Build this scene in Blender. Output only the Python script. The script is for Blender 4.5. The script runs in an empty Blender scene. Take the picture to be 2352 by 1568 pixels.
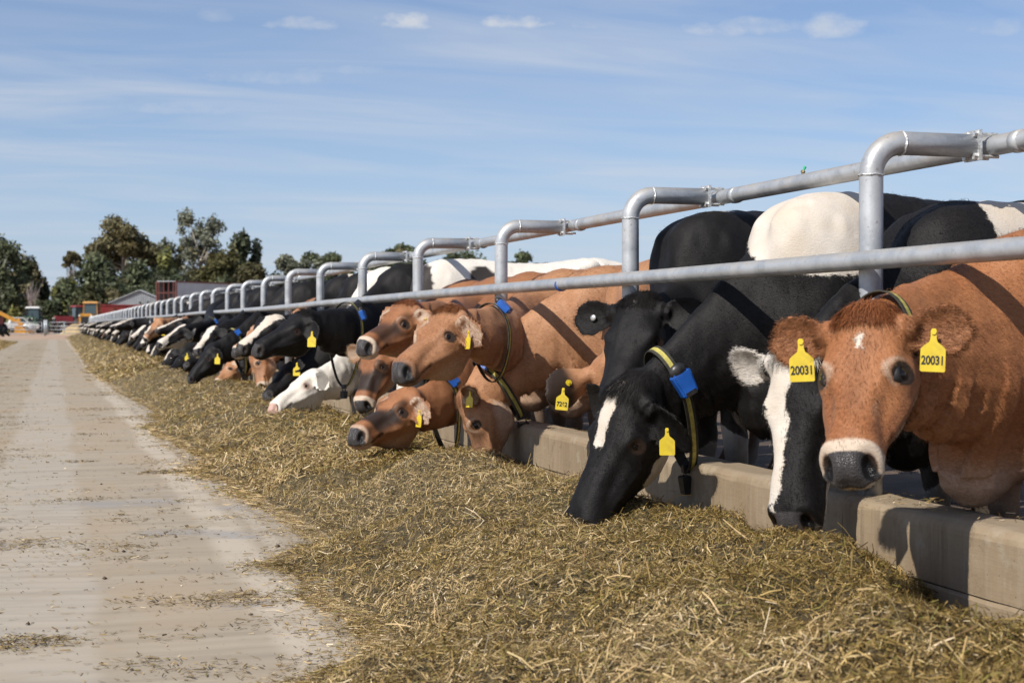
import bpy, bmesh, math, random
import numpy as np
from mathutils import Vector, Matrix

S = bpy.context.scene
COL = S.collection
rng = np.random.default_rng(7)
random.seed(7)

# ------------------------------------------------------------------ camera, sky, sun, exposure
F_PX, IW, IH = 3520.0, 2352.0, 1568.0
CAM_H = 0.90
THETA = math.atan((1176 - 125) / F_PX)          # the lane's vanishing point sits far left
PITCH = math.atan((784 - 746) / F_PX)
cam_d = bpy.data.cameras.new('camera')
cam = bpy.data.objects.new('camera', cam_d); COL.objects.link(cam)
cam_d.sensor_width = 36.0
cam_d.lens = F_PX / IW * 36.0
cam_d.clip_start = 0.05; cam_d.clip_end = 6000
cam.location = (0, 0, CAM_H)
cam.rotation_euler = (math.pi / 2 - PITCH, 0, -THETA)
cam_d.dof.use_dof = True
cam_d.dof.focus_distance = 6.2
cam_d.dof.aperture_fstop = 6.3
S.camera = cam

SUN_DIR = np.array([1.0, 0.62, -1.12]); SUN_DIR /= np.linalg.norm(SUN_DIR)   # direction the light travels
sun_el = math.asin(-SUN_DIR[2])
sun_az = math.atan2(-SUN_DIR[0], -SUN_DIR[1])    # clockwise from +Y
world = bpy.data.worlds.new('World'); S.world = world; world.use_nodes = True
wn = world.node_tree.nodes; wl = world.node_tree.links; wn.clear()
def wnode(t, **k):
    n = wn.new(t)
    for a, b in k.items(): setattr(n, a, b)
    return n
sky = wnode('ShaderNodeTexSky', sky_type='NISHITA', sun_disc=False, sun_elevation=sun_el, sun_rotation=sun_az,
            altitude=300, air_density=1.0, dust_density=0.35, ozone_density=3.0)
geo = wnode('ShaderNodeTexCoord')
sep = wnode('ShaderNodeSeparateXYZ'); wl.new(geo.outputs['Generated'], sep.inputs[0])
def wm(op, a, b=None, c=None, clamp=False):
    n = wnode('ShaderNodeMath', operation=op, use_clamp=clamp)
    for i, v in enumerate((a, b, c)):
        if v is None: continue
        if isinstance(v, (int, float)): n.inputs[i].default_value = v
        else: wl.new(v, n.inputs[i])
    return n.outputs[0]
# thin cloud layer: project the view direction on a high flat sheet so that streaks flatten to the horizon
zc = wm('MAXIMUM', sep.outputs[2], 0.02)
den = wm('ADD', zc, 0.10)
cx = wm('DIVIDE', sep.outputs[0], den); cy = wm('DIVIDE', sep.outputs[1], den)
comb = wnode('ShaderNodeCombineXYZ'); wl.new(cx, comb.inputs[0]); wl.new(cy, comb.inputs[1])
rot = wnode('ShaderNodeMapping'); rot.inputs['Rotation'].default_value = (0, 0, THETA - 0.06); rot.inputs['Scale'].default_value = (0.55, 1.7, 1)
wl.new(comb.outputs[0], rot.inputs[0])
n1 = wnode('ShaderNodeTexNoise'); n1.inputs['Scale'].default_value = 1.7; n1.inputs['Detail'].default_value = 7; n1.inputs['Roughness'].default_value = 0.55; n1.inputs['Distortion'].default_value = 0.7
wl.new(rot.outputs[0], n1.inputs['Vector'])
rot2 = wnode('ShaderNodeMapping'); rot2.inputs['Rotation'].default_value = (0, 0, THETA + 0.1); rot2.inputs['Scale'].default_value = (0.8, 1.5, 1)
wl.new(comb.outputs[0], rot2.inputs[0])
n2 = wnode('ShaderNodeTexNoise'); n2.inputs['Scale'].default_value = 1.1; n2.inputs['Detail'].default_value = 4
wl.new(rot2.outputs[0], n2.inputs['Vector'])
veil = wm('MULTIPLY', wm('SMOOTH_MIN', wm('MULTIPLY', wm('SUBTRACT', n1.outputs[0], 0.37), 2.6, clamp=True), 1.0, 0.2), wm('MULTIPLY', wm('SUBTRACT', n2.outputs[0], 0.24), 2.0, clamp=True))
veil = wm('MULTIPLY', veil, 0.82)
# a few small cumulus puffs high in the view: (azimuth, elevation, half width, half height)
az = wm('ARCTAN2', sep.outputs[0], sep.outputs[1]); el = wm('ARCSINE', sep.outputs[2])
nv = wnode('ShaderNodeCombineXYZ'); wl.new(az, nv.inputs[0]); wl.new(wm('MULTIPLY', el, 1.8), nv.inputs[1])
n3 = wnode('ShaderNodeTexNoise'); n3.inputs['Scale'].default_value = 42; n3.inputs['Detail'].default_value = 6; n3.inputs['Roughness'].default_value = 0.62
wl.new(nv.outputs[0], n3.inputs['Vector'])
def px_dir(px, py):
    a = math.atan((px - 1176) / F_PX) + THETA
    e = math.atan((784 - py) / F_PX * math.cos(math.atan((px - 1176) / F_PX))) - PITCH
    return a, e
puffs = None
for (px, py, hw, hh, s) in [(925, 55, 95, 30, 1.0), (1180, 56, 120, 22, 0.95), (705, 60, 90, 24, .62), (1690, 70, 150, 30, .62), (1920, 72, 80, 42, .7),
                            (2280, 70, 80, 26, .42), (1350, 62, 90, 14, .5), (490, 38, 50, 30, .3), (640, 185, 260, 24, .36), (200, 195, 150, 28, .35), (430, 250, 240, 30, .36), (1350, 105, 260, 18, .3), (830, 165, 160, 16, .32)]:
    a, e = px_dir(px, py)
    dx = wm('DIVIDE', wm('SUBTRACT', az, a), hw / F_PX); dy = wm('DIVIDE', wm('SUBTRACT', el, e), hh / F_PX)
    # flat base: the lower half falls off faster
    dy = wm('MAXIMUM', dy, wm('MULTIPLY', dy, -2.0))
    r = wm('ADD', wm('MULTIPLY', dx, dx), wm('MULTIPLY', dy, dy))
    v = wm('ADD', wm('SUBTRACT', 0.75, wm('MULTIPLY', r, 0.75)), wm('MULTIPLY', wm('SUBTRACT', n3.outputs[0], 0.5), 2.6))
    v = wm('MULTIPLY', wm('MULTIPLY', wm('MULTIPLY', v, 1.1, clamp=True), s), wm('SUBTRACT', 1.5, wm('MULTIPLY', r, 0.6), clamp=True))
    puffs = v if puffs is None else wm('MAXIMUM', puffs, v)
cloud = wm('MAXIMUM', veil, wm('MULTIPLY', puffs, 0.85))
# pale blue summer haze thickening towards the horizon
hzf = wm('MULTIPLY', wm('POWER', wm('SUBTRACT', 1.0, wm('MAXIMUM', sep.outputs[2], 0.0)), 7.0), 0.66)
hmix = wnode('ShaderNodeMix', data_type='RGBA'); wl.new(hzf, hmix.inputs['Factor'])
tint = wnode('ShaderNodeMix', data_type='RGBA', blend_type='MULTIPLY'); tint.inputs['Factor'].default_value = 1; wl.new(sky.outputs[0], tint.inputs[6]); tint.inputs[7].default_value = (1.0, .99, 1.08, 1)
wl.new(tint.outputs[2], hmix.inputs[6]); hmix.inputs[7].default_value = (3.9, 5.2, 7.8, 1)
mix = wnode('ShaderNodeMix', data_type='RGBA')
wl.new(cloud, mix.inputs['Factor']); wl.new(hmix.outputs[2], mix.inputs[6])
mix.inputs[7].default_value = (6.6, 6.9, 7.4, 1)
bg = wnode('ShaderNodeBackground'); bg.inputs['Strength'].default_value = 0.092
wl.new(mix.outputs[2], bg.inputs['Color'])
wo = wnode('ShaderNodeOutputWorld'); wl.new(bg.outputs[0], wo.inputs['Surface'])

sun_d = bpy.data.lights.new('sun', 'SUN'); sun_d.energy = 4.8; sun_d.angle = math.radians(0.55); sun_d.color = (1.0, 0.945, 0.87)
sun = bpy.data.objects.new('sun', sun_d); COL.objects.link(sun)
sun.rotation_euler = Vector(SUN_DIR).to_track_quat('-Z', 'Y').to_euler()
sun.location = (-20, -20, 40)
S.view_settings.view_transform = 'Standard'; S.view_settings.look = 'None'
S.view_settings.gamma = 1.0; S.view_settings.use_curve_mapping = False
S.view_settings.exposure = 0.12

# ------------------------------------------------------------------ helpers
_fw = np.array([math.sin(THETA) * math.cos(PITCH), math.cos(THETA) * math.cos(PITCH), -math.sin(PITCH)])
_rt = np.array([math.cos(THETA), -math.sin(THETA), 0.0])
_up = np.cross(_rt, _fw)
CAMP = np.array([0, 0, CAM_H])
def ray(px, py):
    return _fw + _rt * (px - 1176) / F_PX + _up * (784 - py) / F_PX
def at(px, py, X=None, Y=None, d=None, Z=None):
    """a measured point of the photograph at a known lateral X, row position Y, distance d or height Z"""
    r = ray(px, py)
    k = X / r[0] if X is not None else Y / r[1] if Y is not None else d if d is not None else (Z - CAM_H) / r[2]
    return CAMP + r * k
def nrm(v): return np.asarray(v, float) / (np.linalg.norm(v) + 1e-12)

def _hash(ix, iy, iz, seed):
    h = (ix.astype(np.int64) * 374761393 + iy.astype(np.int64) * 668265263 + iz.astype(np.int64) * 2147483647 + seed * 974711) & 0xffffffff
    h = ((h ^ (h >> 13)) * 1274126177) & 0xffffffff
    return ((h ^ (h >> 16)) & 0xffff) / 65535.0
def noise3(p, scale, seed=0):
    q = np.asarray(p, float) * scale
    i = np.floor(q); f = q - i; f = f * f * (3 - 2 * f); i = i.astype(np.int64)
    r = 0
    for dx in (0, 1):
        for dy in (0, 1):
            for dz in (0, 1):
                w = (f[..., 0] if dx else 1 - f[..., 0]) * (f[..., 1] if dy else 1 - f[..., 1]) * (f[..., 2] if dz else 1 - f[..., 2])
                r = r + w * _hash(i[..., 0] + dx, i[..., 1] + dy, i[..., 2] + dz, seed)
    return r
def noise2(x, y, scale, seed=0):
    x = np.asarray(x, float); y = np.asarray(y, float)
    return noise3(np.stack([x, y, np.zeros_like(x + y)], -1) if np.shape(x) == np.shape(y) else None, scale, seed)
def sstep(a, b, x):
    t = np.clip((x - a) / (b - a), 0, 1); return t * t * (3 - 2 * t)

def new_mesh(name, verts, faces):
    me = bpy.data.meshes.new(name)
    me.from_pydata([tuple(v) for v in verts], [], [tuple(f) for f in faces]); me.update()
    return me
def np_mesh(name, V, Fq):
    """fast mesh from (n,3) verts and (m,4) or (m,3) faces"""
    me = bpy.data.meshes.new(name); k = Fq.shape[1]
    me.vertices.add(len(V)); me.vertices.foreach_set('co', np.ascontiguousarray(V, np.float32).ravel())
    me.loops.add(Fq.size); me.loops.foreach_set('vertex_index', np.ascontiguousarray(Fq, np.int32).ravel())
    me.polygons.add(len(Fq)); me.polygons.foreach_set('loop_start', np.arange(0, Fq.size, k, dtype=np.int32))
    try: me.polygons.foreach_set('loop_total', np.full(len(Fq), k, np.int32))
    except Exception: pass
    me.update(calc_edges=True)
    return me
def smooth(me): me.polygons.foreach_set('use_smooth', np.ones(len(me.polygons), bool)); me.update()
def link(name, me, mats=None, parent=None):
    o = bpy.data.objects.new(name, me); COL.objects.link(o)
    if mats is not None:
        for m in (mats if isinstance(mats, (list, tuple)) else [mats]): me.materials.append(m)
    if parent is not None: o.parent = parent
    return o
def tag(o, label=None, cat=None, group=None, kind=None):
    if label: o['label'] = label
    if cat: o['category'] = cat
    if group: o['group'] = group
    if kind: o['kind'] = kind
    return o
def empty(name, loc=(0, 0, 0), rz=0.0):
    o = bpy.data.objects.new(name, None); COL.objects.link(o); o.location = loc; o.rotation_euler = (0, 0, rz); o.empty_display_size = .2
    return o
def add_col(me, name, arr, dom='POINT'):
    a = me.attributes.new(name, 'FLOAT_COLOR', dom)
    arr = np.asarray(arr, np.float32)
    if arr.shape[1] == 3: arr = np.concatenate([arr, np.ones((len(arr), 1), np.float32)], 1)
    a.data.foreach_set('color', arr.ravel())

class MB:
    """collects simple closed shapes into one mesh"""
    def __init__(s): s.v = []; s.f = []; s.mi = []
    def add(s, V, Fs, mi=0):
        b = len(s.v); s.v += [tuple(map(float, v)) for v in V]
        for f in Fs: s.f.append(tuple(b + i for i in f)); s.mi.append(mi)
    def box(s, c, size, rz=0, mi=0, rx=0, ry=0, taper=(1, 1)):
        R = Matrix.Rotation(rz, 3, 'Z') @ Matrix.Rotation(ry, 3, 'Y') @ Matrix.Rotation(rx, 3, 'X')
        V = []
        for z in (-.5, .5):
            tx, ty = taper if z > 0 else (1, 1)
            for x, y in ((-.5, -.5), (.5, -.5), (.5, .5), (-.5, .5)):
                V.append(Vector(c) + R @ Vector((x * size[0] * tx, y * size[1] * ty, z * size[2])))
        s.add(V, [(3, 2, 1, 0), (4, 5, 6, 7), (0, 1, 5, 4), (1, 2, 6, 5), (2, 3, 7, 6), (3, 0, 4, 7)], mi)
    def tube(s, pts, r, n=8, mi=0, caps=True):
        pts = [np.asarray(p, float) for p in pts]; rs = r if isinstance(r, (list, tuple, np.ndarray)) else [r] * len(pts)
        V = []; up = None
        for i, p in enumerate(pts):
            t = nrm(pts[min(i + 1, len(pts) - 1)] - pts[max(i - 1, 0)])
            if up is None:
                h = np.array([0, 0, 1.0]) if abs(t[2]) < .9 else np.array([1.0, 0, 0])
                up = nrm(np.cross(t, h))
            up = nrm(up - t * np.dot(up, t)); b = np.cross(t, up)
            for k in range(n):
                a = 2 * math.pi * k / n; V.append(p + (up * math.cos(a) + b * math.sin(a)) * rs[i])
        Fs = [(i * n + k, i * n + (k + 1) % n, (i + 1) * n + (k + 1) % n, (i + 1) * n + k) for i in range(len(pts) - 1) for k in range(n)]
        if caps: Fs += [tuple(range(n - 1, -1, -1)), tuple((len(pts) - 1) * n + k for k in range(n))]
        s.add(V, Fs, mi)
    def prism(s, poly, thick, M=None, mi=0):
        n = len(poly); M = M or Matrix.Identity(4)
        V = [M @ Vector((x, y, -thick / 2)) for x, y in poly] + [M @ Vector((x, y, thick / 2)) for x, y in poly]
        s.add(V, [tuple(range(n - 1, -1, -1)), tuple(range(n, 2 * n))] + [(i, (i + 1) % n, n + (i + 1) % n, n + i) for i in range(n)], mi)
    def ellipsoid(s, c, r, n=12, m=8, mi=0):
        V = []; Fs = []
        for j in range(1, m):
            th = math.pi * j / m
            for k in range(n):
                a = 2 * math.pi * k / n
                V.append((c[0] + r[0] * math.sin(th) * math.cos(a), c[1] + r[1] * math.sin(th) * math.sin(a), c[2] + r[2] * math.cos(th)))
        V += [(c[0], c[1], c[2] + r[2]), (c[0], c[1], c[2] - r[2])]; T = (m - 1) * n
        for j in range(m - 2):
            for k in range(n): Fs.append((j * n + k, (j + 1) * n + k, (j + 1) * n + (k + 1) % n, j * n + (k + 1) % n))
        for k in range(n): Fs += [(T, k, (k + 1) % n), (T + 1, (m - 2) * n + (k + 1) % n, (m - 2) * n + k)]
        s.add(V, Fs, mi)
    def build(s, name, mats, parent=None, sm=False, bevel=0):
        me = new_mesh(name, s.v, s.f); me.polygons.foreach_set('material_index', np.array(s.mi, np.int32))
        o = link(name, me, mats, parent)
        if bevel:
            bm = bmesh.new(); bm.from_mesh(me)
            es = [e for e in bm.edges if len(e.link_faces) == 2 and e.calc_face_angle(0) > .5]
            bmesh.ops.bevel(bm, geom=es, offset=bevel, segments=2, affect='EDGES', clamp_overlap=True); bm.to_mesh(me); bm.free()
        if sm: smooth(me)
        return o

# ------------------------------------------------------------------ materials
class NT:
    def __init__(s, name):
        s.m = bpy.data.materials.new(name); s.m.use_nodes = True; s.n = s.m.node_tree.nodes; s.l = s.m.node_tree.links
        s.b = s.n['Principled BSDF']
    def node(s, t, ins=None, **k):
        n = s.n.new(t)
        for a, b in k.items(): setattr(n, a, b)
        for a, b in (ins or {}).items(): s.set(n.inputs[a], b)
        return n
    def set(s, sock, v):
        if isinstance(v, bpy.types.NodeSocket): s.l.new(v, sock)
        else:
            if isinstance(v, (tuple, list)) and len(v) == 3 and sock.type == 'RGBA': v = (*v, 1)
            sock.default_value = v
    def math(s, op, a, b=0.0, clamp=False):
        return s.node('ShaderNodeMath', {0: a, 1: b}, operation=op, use_clamp=clamp).outputs[0]
    def mix(s, f, a, b, bt='MIX'):
        return s.node('ShaderNodeMix', {'Factor': f, 6: a, 7: b}, data_type='RGBA', blend_type=bt).outputs[2]
    def noise(s, vec, scale, detail=4, rough=.55, dist=0):
        n = s.node('ShaderNodeTexNoise', {'Scale': scale, 'Detail': detail, 'Roughness': rough, 'Distortion': dist})
        if vec is not None: s.l.new(vec, n.inputs['Vector'])
        return n.outputs[0]
    def mapr(s, v, a, b, c=0.0, d=1.0, smooth=True):
        return s.node('ShaderNodeMapRange', {0: v, 1: a, 2: b, 3: c, 4: d}, interpolation_type='SMOOTHSTEP' if smooth else 'LINEAR').outputs[0]
    def coord(s, k='Object'): return s.node('ShaderNodeTexCoord').outputs[k]
    def mapping(s, v, scale=(1, 1, 1), loc=(0, 0, 0), rot=(0, 0, 0)):
        return s.node('ShaderNodeMapping', {'Vector': v, 'Scale': scale, 'Location': loc, 'Rotation': rot}).outputs[0]
    def bump(s, h, strength=.3, dist=.01, normal=None):
        n = s.node('ShaderNodeBump', {'Height': h, 'Strength': strength, 'Distance': dist})
        if normal is not None: s.l.new(normal, n.inputs['Normal'])
        return n.outputs[0]
    def out(s, col=None, rough=None, metal=None, normal=None, **k):
        if col is not None: s.set(s.b.inputs['Base Color'], col)
        if rough is not None: s.set(s.b.inputs['Roughness'], rough)
        if metal is not None: s.set(s.b.inputs['Metallic'], metal)
        if normal is not None: s.set(s.b.inputs['Normal'], normal)
        for a, b in k.items(): s.set(s.b.inputs[a.replace('_', ' ')], b)
        return s.m

def plain(name, col, rough=.5, metal=0.0, var=.18, scale=14, bump=0.0, dirt=None):
    t = NT(name); v = t.coord('Object')
    f = t.noise(v, scale, 5)
    c = t.mix(t.mapr(f, .3, .7), tuple(x * (1 - var) for x in col), tuple(min(1, x * (1 + var)) for x in col))
    if dirt is not None: c = t.mix(t.math('MULTIPLY', t.mapr(t.noise(v, scale * .35, 6, .65), .48, .72), dirt[1]), c, dirt[0])
    r = t.mapr(t.noise(v, scale * 2, 3), .3, .7, rough * .85, min(1, rough * 1.15))
    nm = t.bump(f, bump, .01) if bump else None
    return t.out(c, r, metal, nm)

def steel_mat(name='galvanised_steel'):
    t = NT(name); v = t.node('ShaderNodeNewGeometry').outputs['Position']
    st = t.noise(t.mapping(v, (9, 9, 9)), 1.0, 5)
    sp = t.node('ShaderNodeTexVoronoi', {'Vector': v, 'Scale': 70.0}).outputs['Color']
    spg = t.node('ShaderNodeSeparateColor', {0: sp}).outputs[0]
    c = t.mix(t.mapr(st, .3, .7), (.36, .38, .395), (.51, .53, .545))
    c = t.mix(t.math('MULTIPLY', spg, .25), c, (.58, .60, .60))
    dirt = t.mapr(t.noise(v, 3.2, 6, .65), .52, .75)
    nzz = t.node('ShaderNodeSeparateXYZ', {0: t.node('ShaderNodeNewGeometry').outputs['Normal']}).outputs[2]
    c = t.mix(t.math('MULTIPLY', dirt, .6), c, (.33, .27, .20)); c = t.mix(t.math('MULTIPLY', t.mapr(t.math('ADD', nzz, t.math('MULTIPLY', t.math('SUBTRACT', st, .5), 1.6)), .35, .95), .5), c, (.40, .345, .265))
    fine = t.noise(v, 60, 4, .7)
    c = t.mix(t.math('MULTIPLY', t.mapr(fine, .60, .70), .5), c, (.16, .13, .10))
    scr = t.noise(t.mapping(v, (40, 3, 40)), 3, 2)
    c = t.mix(t.math('MULTIPLY', t.mapr(scr, .70, .74), .55), c, (.75, .76, .76))
    return t.out(c, t.mapr(st, .3, .7, .38, .55), t.mapr(dirt, 0, 1, .38, .1), t.bump(t.noise(v, 120, 3), .12, .004))
M_STEEL = steel_mat()
M_WELD = plain('weld_bead', (.62, .63, .62), .45, .6, .25, 90, .5)
M_GATESTEEL = plain('gate_steel', (.36, .39, .41), .5, .5, .2, 6)

def concrete_mat():
    t = NT('wall_concrete'); v = t.node('ShaderNodeNewGeometry').outputs['Position']
    n1 = t.noise(v, 1.7, 6, .6); n2 = t.noise(v, 14, 6, .65); n3 = t.noise(t.mapping(v, (5, 14, .6)), 3, 5, .6)
    grain = t.noise(t.mapping(v, (3, 3, 60)), 2.2, 5, .7)
    c = t.mix(t.mapr(n1, .3, .7), (.25, .182, .108), (.35, .268, .170))
    c = t.mix(t.math('MULTIPLY', t.mapr(n3, .45, .75), .5), c, (.37, .30, .215))
    c = t.mix(t.math('MULTIPLY', t.mapr(grain, .5, .75), .14), c, (.17, .12, .075))
    c = t.mix(t.math('MULTIPLY', t.mapr(n2, .52, .72), .55), c, (.17, .125, .08)); run = t.noise(t.mapping(v, (7, 7, .5)), 2.6, 6, .7); c = t.mix(t.math('MULTIPLY', t.mapr(run, .52, .70), .6), c, (.16, .115, .07)); c = t.mix(t.math('MULTIPLY', t.mapr(t.noise(v, 4.3, 8, .75), .56, .66), .5), c, (.40, .345, .265))
    # the rubbed, greasy top of the coping where the necks slide
    nz = t.node('ShaderNodeSeparateXYZ', {0: t.node('ShaderNodeNewGeometry').outputs['Normal']}).outputs[2]
    c = t.mix(t.math('MULTIPLY', t.mapr(nz, .3, .9), .55), c, (.27, .212, .145))
    pit = t.node('ShaderNodeTexVoronoi', {'Vector': v, 'Scale': 38.0}).outputs['Distance']
    c = t.mix(t.math('MULTIPLY', t.mapr(pit, .05, .12, 1, 0), .5), c, (.12, .09, .065))
    h = t.math('ADD', t.math('MULTIPLY', n2, .5), t.math('ADD', t.math('MULTIPLY', grain, .15), t.math('MULTIPLY', t.mapr(pit, .04, .12), .3)))
    return t.out(c, .82, 0, t.bump(h, .45, .012))
M_CONC = concrete_mat()

def lane_mat():
    t = NT('lane_concrete'); v = t.node('ShaderNodeNewGeometry').outputs['Position']
    xyz = t.node('ShaderNodeSeparateXYZ', {0: v}); X, Y = xyz.outputs[0], xyz.outputs[1]
    streak = t.noise(t.mapping(v, (.55, 5.5, 1)), 1.6, 7, .62, .4)           # scraper sweeps running across the lane
    fine = t.noise(t.mapping(v, (2.2, 16, 1)), 2.2, 5, .6)
    big = t.noise(t.mapping(v, (.8, .5, 1)), 1.1, 5, .6)
    c = t.mix(t.mapr(streak, .22, .78), (.29, .240, .173), (.42, .355, .262))
    c = t.mix(t.math('MULTIPLY', t.mapr(big, .42, .62), .85), c, (.375, .29, .19))
    c = t.mix(t.math('MULTIPLY', t.mapr(fine, .5, .72), .3), c, (.30, .245, .19))
    # pale dusty tyre tracks, wandering a little
    wob = t.math('MULTIPLY', t.math('SUBTRACT', t.noise(t.mapping(v, (0.02, .40, 1)), 1.0, 3), .5), .26)
    def track(x0, w0, w1, amt, col, c):
        d = t.math('ABSOLUTE', t.math('SUBTRACT', t.math('ADD', X, wob), x0))
        m = t.math('MULTIPLY', t.mapr(d, w0, w1, 1, 0), amt)
        m = t.math('MULTIPLY', m, t.mapr(t.noise(t.mapping(v, (1, 2.2, 1)), 2.0, 4), .30, .55, .35, 1))
        return t.mix(m, c, col)
    c = track(.70, .04, .12, .7, (.53, .46, .36), c)
    c = track(.86, .015, .05, .45, (.50, .44, .35), c)
    c = track(-.10, .19, .26, .55, (.45, .405, .33), c)
    c = track(-1.6, .25, .5, .35, (.45, .41, .34), c)
    # lug marks in the left track
    lug = t.math('SINE', t.math('MULTIPLY', t.math('ADD', Y, t.math('MULTIPLY', X, .25)), 52.0))
    band = t.mapr(t.math('ABSOLUTE', t.math('SUBTRACT', X, -.06)), .17, .24, 1, 0)
    lugm = t.math('MULTIPLY', t.math('MULTIPLY', t.mapr(lug, .2, .9), band), t.mapr(t.noise(t.mapping(v, (.6, .5, 1)), 1.3, 3), .38, .60, 0, .40))
    c = t.mix(lugm, c, (.31, .255, .195))
    # a film of feed juice, shiny grey patches close to the camera
    wet = t.math('MULTIPLY', t.mapr(t.noise(t.mapping(v, (.75, 1.1, 1), (3, 1, 0)), 1.5, 6, .6, .3), .53, .68), t.mapr(Y, 7, 11, 1, 0))
    c = t.mix(t.math('MULTIPLY', wet, .45), c, (.34, .305, .255))
    # strewn chaff, far left side
    lef = t.mapr(X, -.1, -1.0, 0, 1)
    ch = t.math('MULTIPLY', t.mapr(t.noise(t.mapping(v, (2, 3, 1)), 2.2, 8, .75), .47, .62), t.math('ADD', t.math('MULTIPLY', lef, .8), t.mapr(Y, 8, 40, .05, .5)))
    c = t.mix(ch, c, (.26, .205, .115))
    dots = t.node('ShaderNodeTexVoronoi', {'Vector': v, 'Scale': 24.0}).outputs['Distance']
    c = t.mix(t.math('MULTIPLY', t.mapr(dots, .05, .09, 1, 0), .7), c, (.14, .10, .07))
    r = t.node('ShaderNodeMapRange', {0: wet, 3: .78, 4: .34}).outputs[0]
    h = t.math('ADD', t.math('MULTIPLY', fine, .35), t.math('ADD', t.math('MULTIPLY', lug, t.math('MULTIPLY', band, .12)), t.math('MULTIPLY', streak, .5)))
    return t.out(c, r, 0, t.bump(h, .25, .012))
M_LANE = lane_mat()

def dirt_mat(name, a, b, sc=.6, mud=None):
    t = NT(name); v = t.node('ShaderNodeNewGeometry').outputs['Position']
    c = t.mix(t.mapr(t.noise(v, sc, 7, .65), .3, .7), a, b)
    n2 = t.noise(v, sc * 14, 6, .7)
    c = t.mix(t.math('MULTIPLY', t.mapr(n2, .5, .72), .5), c, tuple(x * .5 for x in a))
    return t.out(c, .95 if mud is None else mud, 0, t.bump(n2, .6, .03))
M_DIRT = dirt_mat('dry_dirt', (.36, .25, .17), (.48, .34, .235))
M_YARD = dirt_mat('yard_mud', (.060, .043, .030), (.15, .10, .065), 1.6, .95)

def attr_mat(name, rough=.7, trans=0.0, attr='col', spec=.3, bumpy=False):
    t = NT(name); a = t.node('ShaderNodeAttribute', attribute_name=attr)
    m = t.out(a.outputs['Color'], rough, 0); t.b.inputs['Specular IOR Level'].default_value = spec
    if trans:
        tr = t.node('ShaderNodeBsdfTranslucent', {'Color': a.outputs['Color']})
        mx = t.node('ShaderNodeMixShader', {0: trans, 1: t.b.outputs[0], 2: tr.outputs[0]})
        t.l.new(mx.outputs[0], t.n['Material Output'].inputs[0])
    return m
M_STRAW = attr_mat('cut_straw', .55, .22, spec=.35)
M_LEAF = attr_mat('leaves', .6, .25)
M_BARK = plain('bark', (.27, .22, .17), .9, 0, .3, 3, .3)
M_PALEBARK = plain('pale_bark', (.50, .45, .38), .9, 0, .25, 3, .2)
M_HAIR = attr_mat('coat_hair', .6, 0, spec=.15)
_n = M_HAIR.node_tree; _a = _n.nodes.new('ShaderNodeAttribute'); _a.attribute_name = 'skin_normal'; _n.links.new(_a.outputs['Vector'], _n.nodes['Principled BSDF'].inputs['Normal'])

def feed_mat():
    t = NT('feed_bed'); v = t.node('ShaderNodeNewGeometry').outputs['Position']
    n = t.noise(v, 26, 8, .75); g = t.noise(v, 1.4, 4)
    c = t.mix(t.mapr(n, .3, .72), (.06, .045, .018), (.30, .225, .11))
    c = t.mix(t.math('MULTIPLY', t.mapr(g, .45, .65), .5), c, (.12, .105, .03))
    return t.out(c, .9, 0, t.bump(n, 1.0, .05))
M_FEED = feed_mat()

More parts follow.
